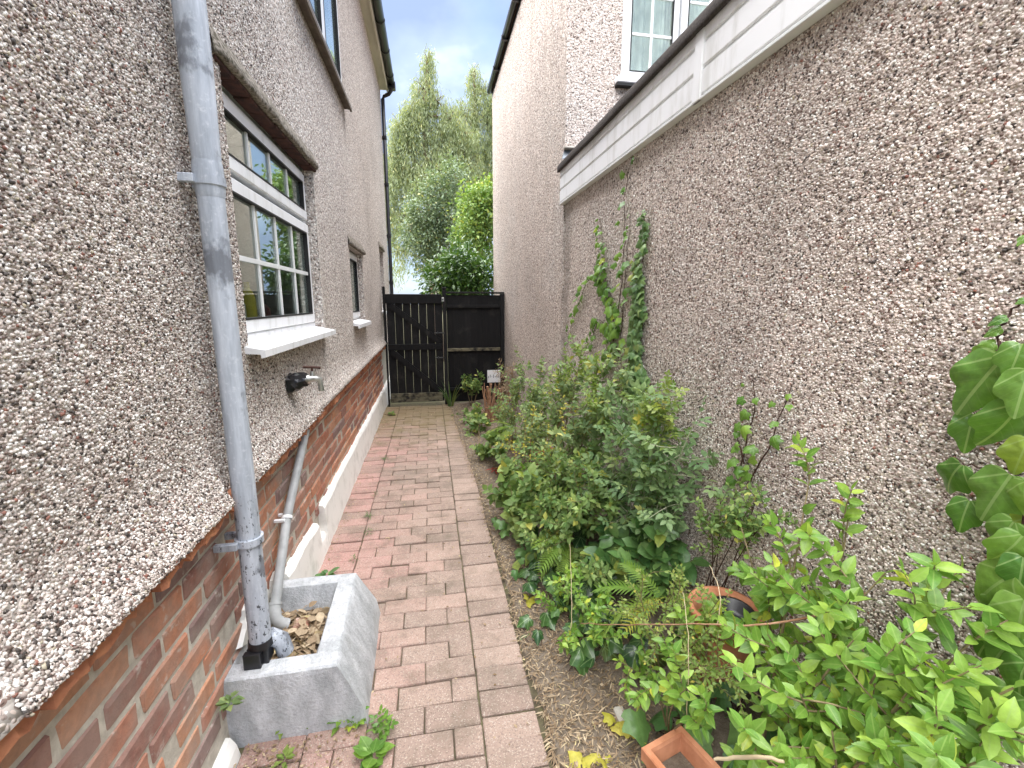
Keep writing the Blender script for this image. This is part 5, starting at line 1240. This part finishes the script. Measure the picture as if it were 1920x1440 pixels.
# long brown stem across the bed, and other bare canes
pp = smooth([A(1090, 1168, 0, .56), A(1160, 1172, 0, .62), A(1300, 1170, 0, .72), A(1420, 1172, 0, .82), A(1560, 1150, 0, .95)]); tag(MB().tube(pp, [.0014+.0018*i/len(pp) for i in range(len(pp))], 6).build('trailing_stem', M_DRYSTEM), 'long bare brown stem lying across the bed in front of the pot', 'stem')
for k, (pp, lb) in enumerate((([A(1285, 1365, 0, .68), A(1290, 1280, 0, .68), A(1290, 1190, 0, .70), A(1280, 1110, 0, .74)], 'thin pale cane standing behind the clay planter'), ([A(1345, 1170, 0, .8), A(1350, 1110, 0, .82), A(1330, 1060, 0, .86)], 'short pale cane in front of the round terracotta pot'), ([A(1070, 1180, 0, .5), A(1072, 1110, 0, .52), A(1068, 1020, 0, .56)], 'thin pale stalk rising from the ground ivy by the path'))):
    pp = smooth(pp); tag(MB().tube(pp, [.0017*(1-.5*i/len(pp)) for i in range(len(pp))], 6).build('cane', M_STRAW), lb, 'cane')
pp = smooth([A(1340, 1424, 0, .61), A(1375, 1421, 0, .63), A(1420, 1418, 0, .645), A(1470, 1428, 0, .67)], 4, .0012); tag(MB().tube(pp, [.0022+.0022*math.sin(2.6*i/len(pp)+.4) for i in range(len(pp))], 7).build('twig', M_STRAW), 'thick pale broken twig at the bottom right of the clay planter', 'twig')
# weeds
def weed(label, x, y, z, n, size, kind, lm, seed, grp='weeds in the paving joints', hgt=.03, name='weed'):
    r = random.Random(seed); root = thing(name, label, 'weed', (x, y, z), grp); M_ = []
    for k in range(n):
        a = k*2.4+r.uniform(-.4, .4); p = Vector((x+math.cos(a)*size*.25*r.random(), y+math.sin(a)*size*.25*r.random(), z+hgt*r.random()))
        M_.append(lmat(p, Vector((math.cos(a), math.sin(a), r.uniform(.1, .7))), Vector((0, 0, 1))+rv(r, .2), size*r.uniform(.6, 1.2)))
    put_leaves(root, M_, kind, lm, 60, seed=seed)
for k, (x, y, n, s, kd, lm, lb) in enumerate(((640, 1358, 9, .05, 'small', LM_IVYB, 'small weed under the front corner of the gully'), (662, 1352, 14, .06, 'rose', LM_IVYB, 'leafy weed at the near right corner of the concrete gully'), (718, 1372, 12, .055, 'rose', LM_IVYB, 'leafy weed on the path just right of the gully corner'), (700, 1425, 12, .06, 'broad', LM_IVYB, 'broad weed at the bottom of the path'), (530, 1372, 18, .035, 'small', LM_LIME, 'fine green weed along the left front of the gully'), (575, 1362, 20, .03, 'small', LM_LIME, 'fine green weed along the middle front of the gully'), (612, 1085, 8, .06, 'broad', LM_VIB, 'dark weed at the plinth just behind the gully'), (535, 1430, 12, .035, 'small', LM_LIME, 'tiny bright weed left of the path bottom'), (662, 1052, 14, .035, 'lance', LM_GRASS, 'small grass tuft in the joint nearest behind the gully'), (692, 1001, 14, .035, 'lance', LM_GRASS, 'second grass tuft up the left paving joint'), (692, 970, 18, .045, 'lance', LM_GRASS, 'third grass tuft up the left paving joint'), (703, 930, 18, .04, 'lance', LM_GRASS, 'fourth grass tuft up the left paving joint'), (722, 862, 18, .05, 'lance', LM_GRASS, 'grass tuft halfway along the left paving joint'), (735, 778, 26, .06, 'small', LM_SHRUB, 'bushy weed in the corner of plinth and gate'), (725, 795, 14, .06, 'lance', LM_DEAD, 'dead brown weed at the plinth near the gate'))):
    p = A(x, y, 2, .0); weed(lb, p.x, p.y, .0, n, s, kd, lm, 100+k)
for k, (x, y, lb) in enumerate(((430, 1310, 'mossy weed on the brick base left of the gully'),)):
    p = A(x, y, 0, -.70); weed(lb, p.x, p.y, p.z-.03, 16, .04, 'small', LM_OLIVE, 140+k, 'weeds at the brick base')
for k, (x, y, lb) in enumerate(((1090, 1425, 'yellow leaf nearest the bottom of the picture'), (1185, 1395, 'yellow ivy leaf left of the clay planter'), (1130, 1425, 'yellow leaf second from the bottom left'), (1150, 1370, 'yellow-green leaves beside the tan stone'), (992, 1118, 'single yellow leaf on the soil at the path edge'))):
    p = A(x, y, 2, .04); weed(lb, p.x, p.y, max(.02, soil_z(p.x, p.y)), 3 if k else 2, .05, 'ivy', LM_YEL, 160+k, 'yellow leaves on the soil', .03, 'yellow_leaf')
# ------------------------------------------------------------------ litter
def litter(name, label, pts, kind, lm, size, seed):
    r = random.Random(seed); root = None; M_ = []
    for p in pts:
        a = r.uniform(0, 6.28); M_.append(lmat(Vector(p)+Vector((0, 0, r.uniform(.002, .010))), Vector((math.cos(a), math.sin(a), r.gauss(0, .18))), Vector((0, 0, 1))+rv(r, .35), size*r.uniform(.5, 1.3)))
    o = joined_leaves(name, None, M_, kind, lm, seed); tag(o, label, 'litter')
r = random.Random(77); P = []; Q = []
for _ in range(8500):
    y = .9+5.9*r.random()**1.6; e = bed_edge(y); x = e+.42*r.random()**1.3-.01; P.append((x, y, soil_z(x, y)))
for _ in range(3200):
    y = .9+5.9*r.random()**1.4; x = bed_edge(y)+.5*r.random()-.015; Q.append((x, y, soil_z(x, y)))
for _ in range(900):
    y = 1.15+1.5*r.random()**1.2; x = bed_edge(y)+.28*r.random(); P.append((x, y, soil_z(x, y)))
for _ in range(420):
    y = 1.0+5.8*r.random(); Q.append((r.uniform(-.66, .36), y, .001))
for _ in range(260):
    y = 2.2+4.6*r.random(); Q.append((-.68+abs(r.gauss(0, .035)), y, .001))
for _ in range(160): Q.append((r.uniform(-.66, -.28), r.uniform(1.28, 1.48), .001)); 
for _ in range(60): Q.append((r.uniform(-.70, -.55), r.uniform(1.15, 1.5), .002))
litter('dry_stalks', 'dry straw and twig litter on the bed soil', P, 'lance', LM_DEAD, .036, 1)
litter('dead_leaves', 'small dead leaves scattered on the soil and paving', Q, 'small', LM_DEAD, .017, 2)
P = [(r.uniform(-.72, -.50), r.uniform(1.64, 1.94), .17+.03*r.random()) for _ in range(420)]
litter('gully_leaves', 'dead leaves and stalks lying inside the concrete gully', P, 'lance', LM_DEAD, .075, 3)
P = [(r.uniform(-.70, -.50), r.uniform(1.64, 1.94), .17+.04*r.random()) for _ in range(120)]
litter('gully_leaves', 'curled brown leaves lying inside the concrete gully', P, 'broad', LM_DEAD, .04, 4)
MB().box(-.735, -.47, 1.56, 1.98, .095, .168).build('gully_fill', M_SOIL, gy)
MB().box(-.62, -.55, 1.83, 1.90, .169, .195, .006).build('brick_fragment', M_BRICK, gy)

# ------------------------------------------------------------------ trees beyond the gate
def tree(name, label, base, trunk, lobes, kind, lm, size, n, seed, hang=0.0, branches=True, bark=M_BARK, tr=.14, cat='tree', grp='trees beyond the gate', strands=1):
    """lobes: (centre, radii, weight); leaves in clusters around twig ends through each lobe"""
    r = random.Random(seed); root = thing(name, label, cat, base, grp); M_ = []; st = MB()
    tp = [Vector(p) for p in trunk]; k = len(tp)-1
    st.tube(tp, [tr*(1-.75*i/k) for i in range(k+1)], 8)
    tw = sum(l[2] for l in lobes)
    for (c, rad, wgt) in lobes:
        c = Vector(c); src = min(tp[1:], key=lambda q: (q-c).length+max(0, q.z-c.z)*2)
        st.tube(bez(src, c, Vector((0, 0, .15*(c-src).length)), 6), [tr*.32, tr*.28, tr*.22, tr*.17, tr*.12, tr*.09, tr*.05], 6, False)
        ncl = max(6, int(n*wgt/tw/26))
        for _ in range(ncl):
            d = rv(r).normalized()*r.uniform(.25, 1)**.5*1.0; q = Vector((c.x+d.x*rad[0], c.y+d.y*rad[1], c.z+d.z*rad[2]))
            if r.random() < .35: st.tube(bez(c, q, rv(r, .1), 4), [tr*.09, tr*.07, tr*.05, tr*.035, tr*.02], 4, False)
            if hang:
                ln = hang*r.uniform(.5, 1.3); sway = Vector((r.gauss(0, .12), r.gauss(0, .12), -1))
                for i in range(26):
                    t = i/26; p = q+sway*ln*t+rv(r, .07)
                    M_.append(lmat(p, Vector((r.gauss(0, .45), r.gauss(0, .45), -1)), rv(r), size*r.uniform(.7, 1.3)))
            else:
                cr = size*2.2
                for i in range(26):
                    p = q+rv(r, cr*.6); dd = (p-c)+rv(r, .5*rad[0]); M_.append(lmat(p, dd.normalized()+rv(r, .5), Vector((0, 0, 1))+rv(r, .6), size*r.uniform(.7, 1.3)))
    st.build('trunk', bark, root); joined_leaves('crown', root, M_, kind, lm, seed)
Y1 = 19.0
def tl(x, y, rx, ry, rz, wgt, Y): p = A(x, y, 1, Y); return (tuple(p), (rx, ry, rz), wgt)
b_ = A(805, 560, 1, Y1)
tree('tall_weeping_tree', 'tall feathery olive-green tree with a pointed top behind the gate', (b_.x, Y1, -.05), [(b_.x+.1, Y1, -.1), (b_.x+.2, Y1, 3), (b_.x+.1, Y1, 6), (b_.x, Y1, 8.5), tuple(A(803, 110, 1, Y1))],
     [tl(802, 115, .28, .5, .55, .6, Y1), tl(795, 165, .55, .6, .6, 1, Y1), tl(820, 190, .5, .6, .6, .8, Y1), tl(770, 210, .5, .6, .5, .8, Y1), tl(790, 240, .8, .8, .6, 1.5, Y1), tl(835, 255, .7, .8, .7, 1.4, Y1), tl(800, 320, 1.0, 1, .8, 2, Y1), tl(750, 330, .9, 1, .8, 1.6, Y1), tl(745, 250, .35, .5, .6, .5, Y1), tl(850, 330, .8, 1, .8, 1.5, Y1), tl(770, 410, 1.2, 1, .9, 2, Y1), tl(745, 470, .5, .8, .8, .6, Y1), tl(735, 330, .5, .8, .9, 1, Y1), tl(830, 290, .9, .9, .8, 1.4, Y1), tl(860, 400, 1.0, .9, .9, 1.5, Y1), tl(735, 290, .35, .6, .6, .7, Y1), tl(855, 255, .7, .8, .7, 1.2, Y1), tl(870, 310, .8, .8, .8, 1.3, Y1), tl(760, 280, .7, .8, .7, 1.1, Y1), tl(725, 400, .6, .8, .8, .8, Y1), tl(845, 225, .5, .6, .6, .8, Y1), tl(870, 250, .6, .7, .6, .9, Y1), tl(750, 235, .5, .6, .6, .8, Y1), tl(780, 200, .5, .6, .5, .7, Y1)],
     'lance', LM_EUC, .155, 54000, 61, hang=.75, tr=.2)
b_ = A(900, 560, 1, Y1+1.5)
tree('tall_weeping_tree', 'second tall feathery olive tree close to the right house', (b_.x, Y1+1.5, -.05), [(b_.x, Y1+1.5, -.1), (b_.x, Y1+1.5, 3), (b_.x, Y1+1.5, 6), (b_.x-.1, Y1+1.5, 9), tuple(A(889, 135, 1, Y1+1.5))],
     [tl(889, 138, .3, .5, .5, .5, Y1+1.5), tl(905, 175, .6, .6, .6, .9, Y1+1.5), tl(865, 215, .8, .7, .7, 1.3, Y1+1.5), tl(915, 230, .8, .8, .8, 1.4, Y1+1.5), tl(885, 280, 1.0, 1, .9, 1.8, Y1+1.5), tl(930, 300, 1.0, 1, .9, 1.6, Y1+1.5), tl(900, 350, 1.1, 1, .9, 1.8, Y1+1.5), tl(945, 200, .9, .9, 1, 1.2, Y1+1.5)],
     'lance', LM_EUC, .155, 26000, 62, hang=.8, tr=.2)
Y2 = 12.5; b_ = A(825, 560, 1, Y2)
tree('grey_leaved_tree', 'rounded grey-green small-leaved tree behind the gate', (b_.x, Y2, -.05), [(b_.x, Y2, -.1), (b_.x, Y2, 1.2), (b_.x+.1, Y2, 2.4), (b_.x, Y2, 3.6)],
     [tl(825, 360, .45, .6, .5, 1, Y2), tl(800, 400, .55, .7, .5, 1.3, Y2), tl(845, 410, .55, .7, .5, 1.2, Y2), tl(790, 450, .5, .7, .45, 1.2, Y2), tl(835, 460, .6, .7, .45, 1.4, Y2), tl(815, 500, .55, .7, .35, 1, Y2), tl(850, 330, .4, .5, .35, .6, Y2), tl(772, 420, .2, .4, .35, .4, Y2), tl(880, 420, .4, .5, .6, .8, Y2+1)],
     'small', LM_GREY, .08, 15000, 63, tr=.07)
Y3 = 11.0; b_ = A(905, 560, 1, Y3)
tree('bright_green_tree', 'bright green leafy tree beside the right house beyond the fence', (b_.x, Y3, -.05), [(b_.x, Y3, -.1), (b_.x, Y3, 1.5), (b_.x, Y3, 3.0)],
     [tl(895, 390, .4, .5, .35, 1, Y3), tl(915, 420, .45, .5, .4, 1.2, Y3), tl(880, 430, .35, .5, .35, 1, Y3), tl(905, 360, .25, .4, .25, .5, Y3), tl(900, 460, .4, .5, .35, 1, Y3), tl(930, 380, .4, .5, .5, .8, Y3)],
     'small', LM_SHRUB, .09, 6500, 64, tr=.05)
Y4 = 8.9; b_ = A(865, 560, 1, Y4)
tree('laurel_bush', 'dark glossy laurel bush showing over the fence panel', (b_.x, Y4, -.05), [(b_.x, Y4, -.1), (b_.x, Y4, .8), (b_.x, Y4, 1.6)],
     [tl(865, 495, .22, .4, .22, 1, Y4), tl(840, 515, .22, .4, .22, 1, Y4), tl(890, 510, .25, .4, .22, 1, Y4), tl(870, 540, .4, .5, .25, 1.6, Y4), tl(910, 525, .2, .4, .25, .8, Y4), tl(820, 535, .12, .3, .15, .5, Y4)],
     'laurel', LM_LAUREL, .11, 4600, 65, tr=.03, cat='bush', grp=None)
print('objects', len(bpy.data.objects))
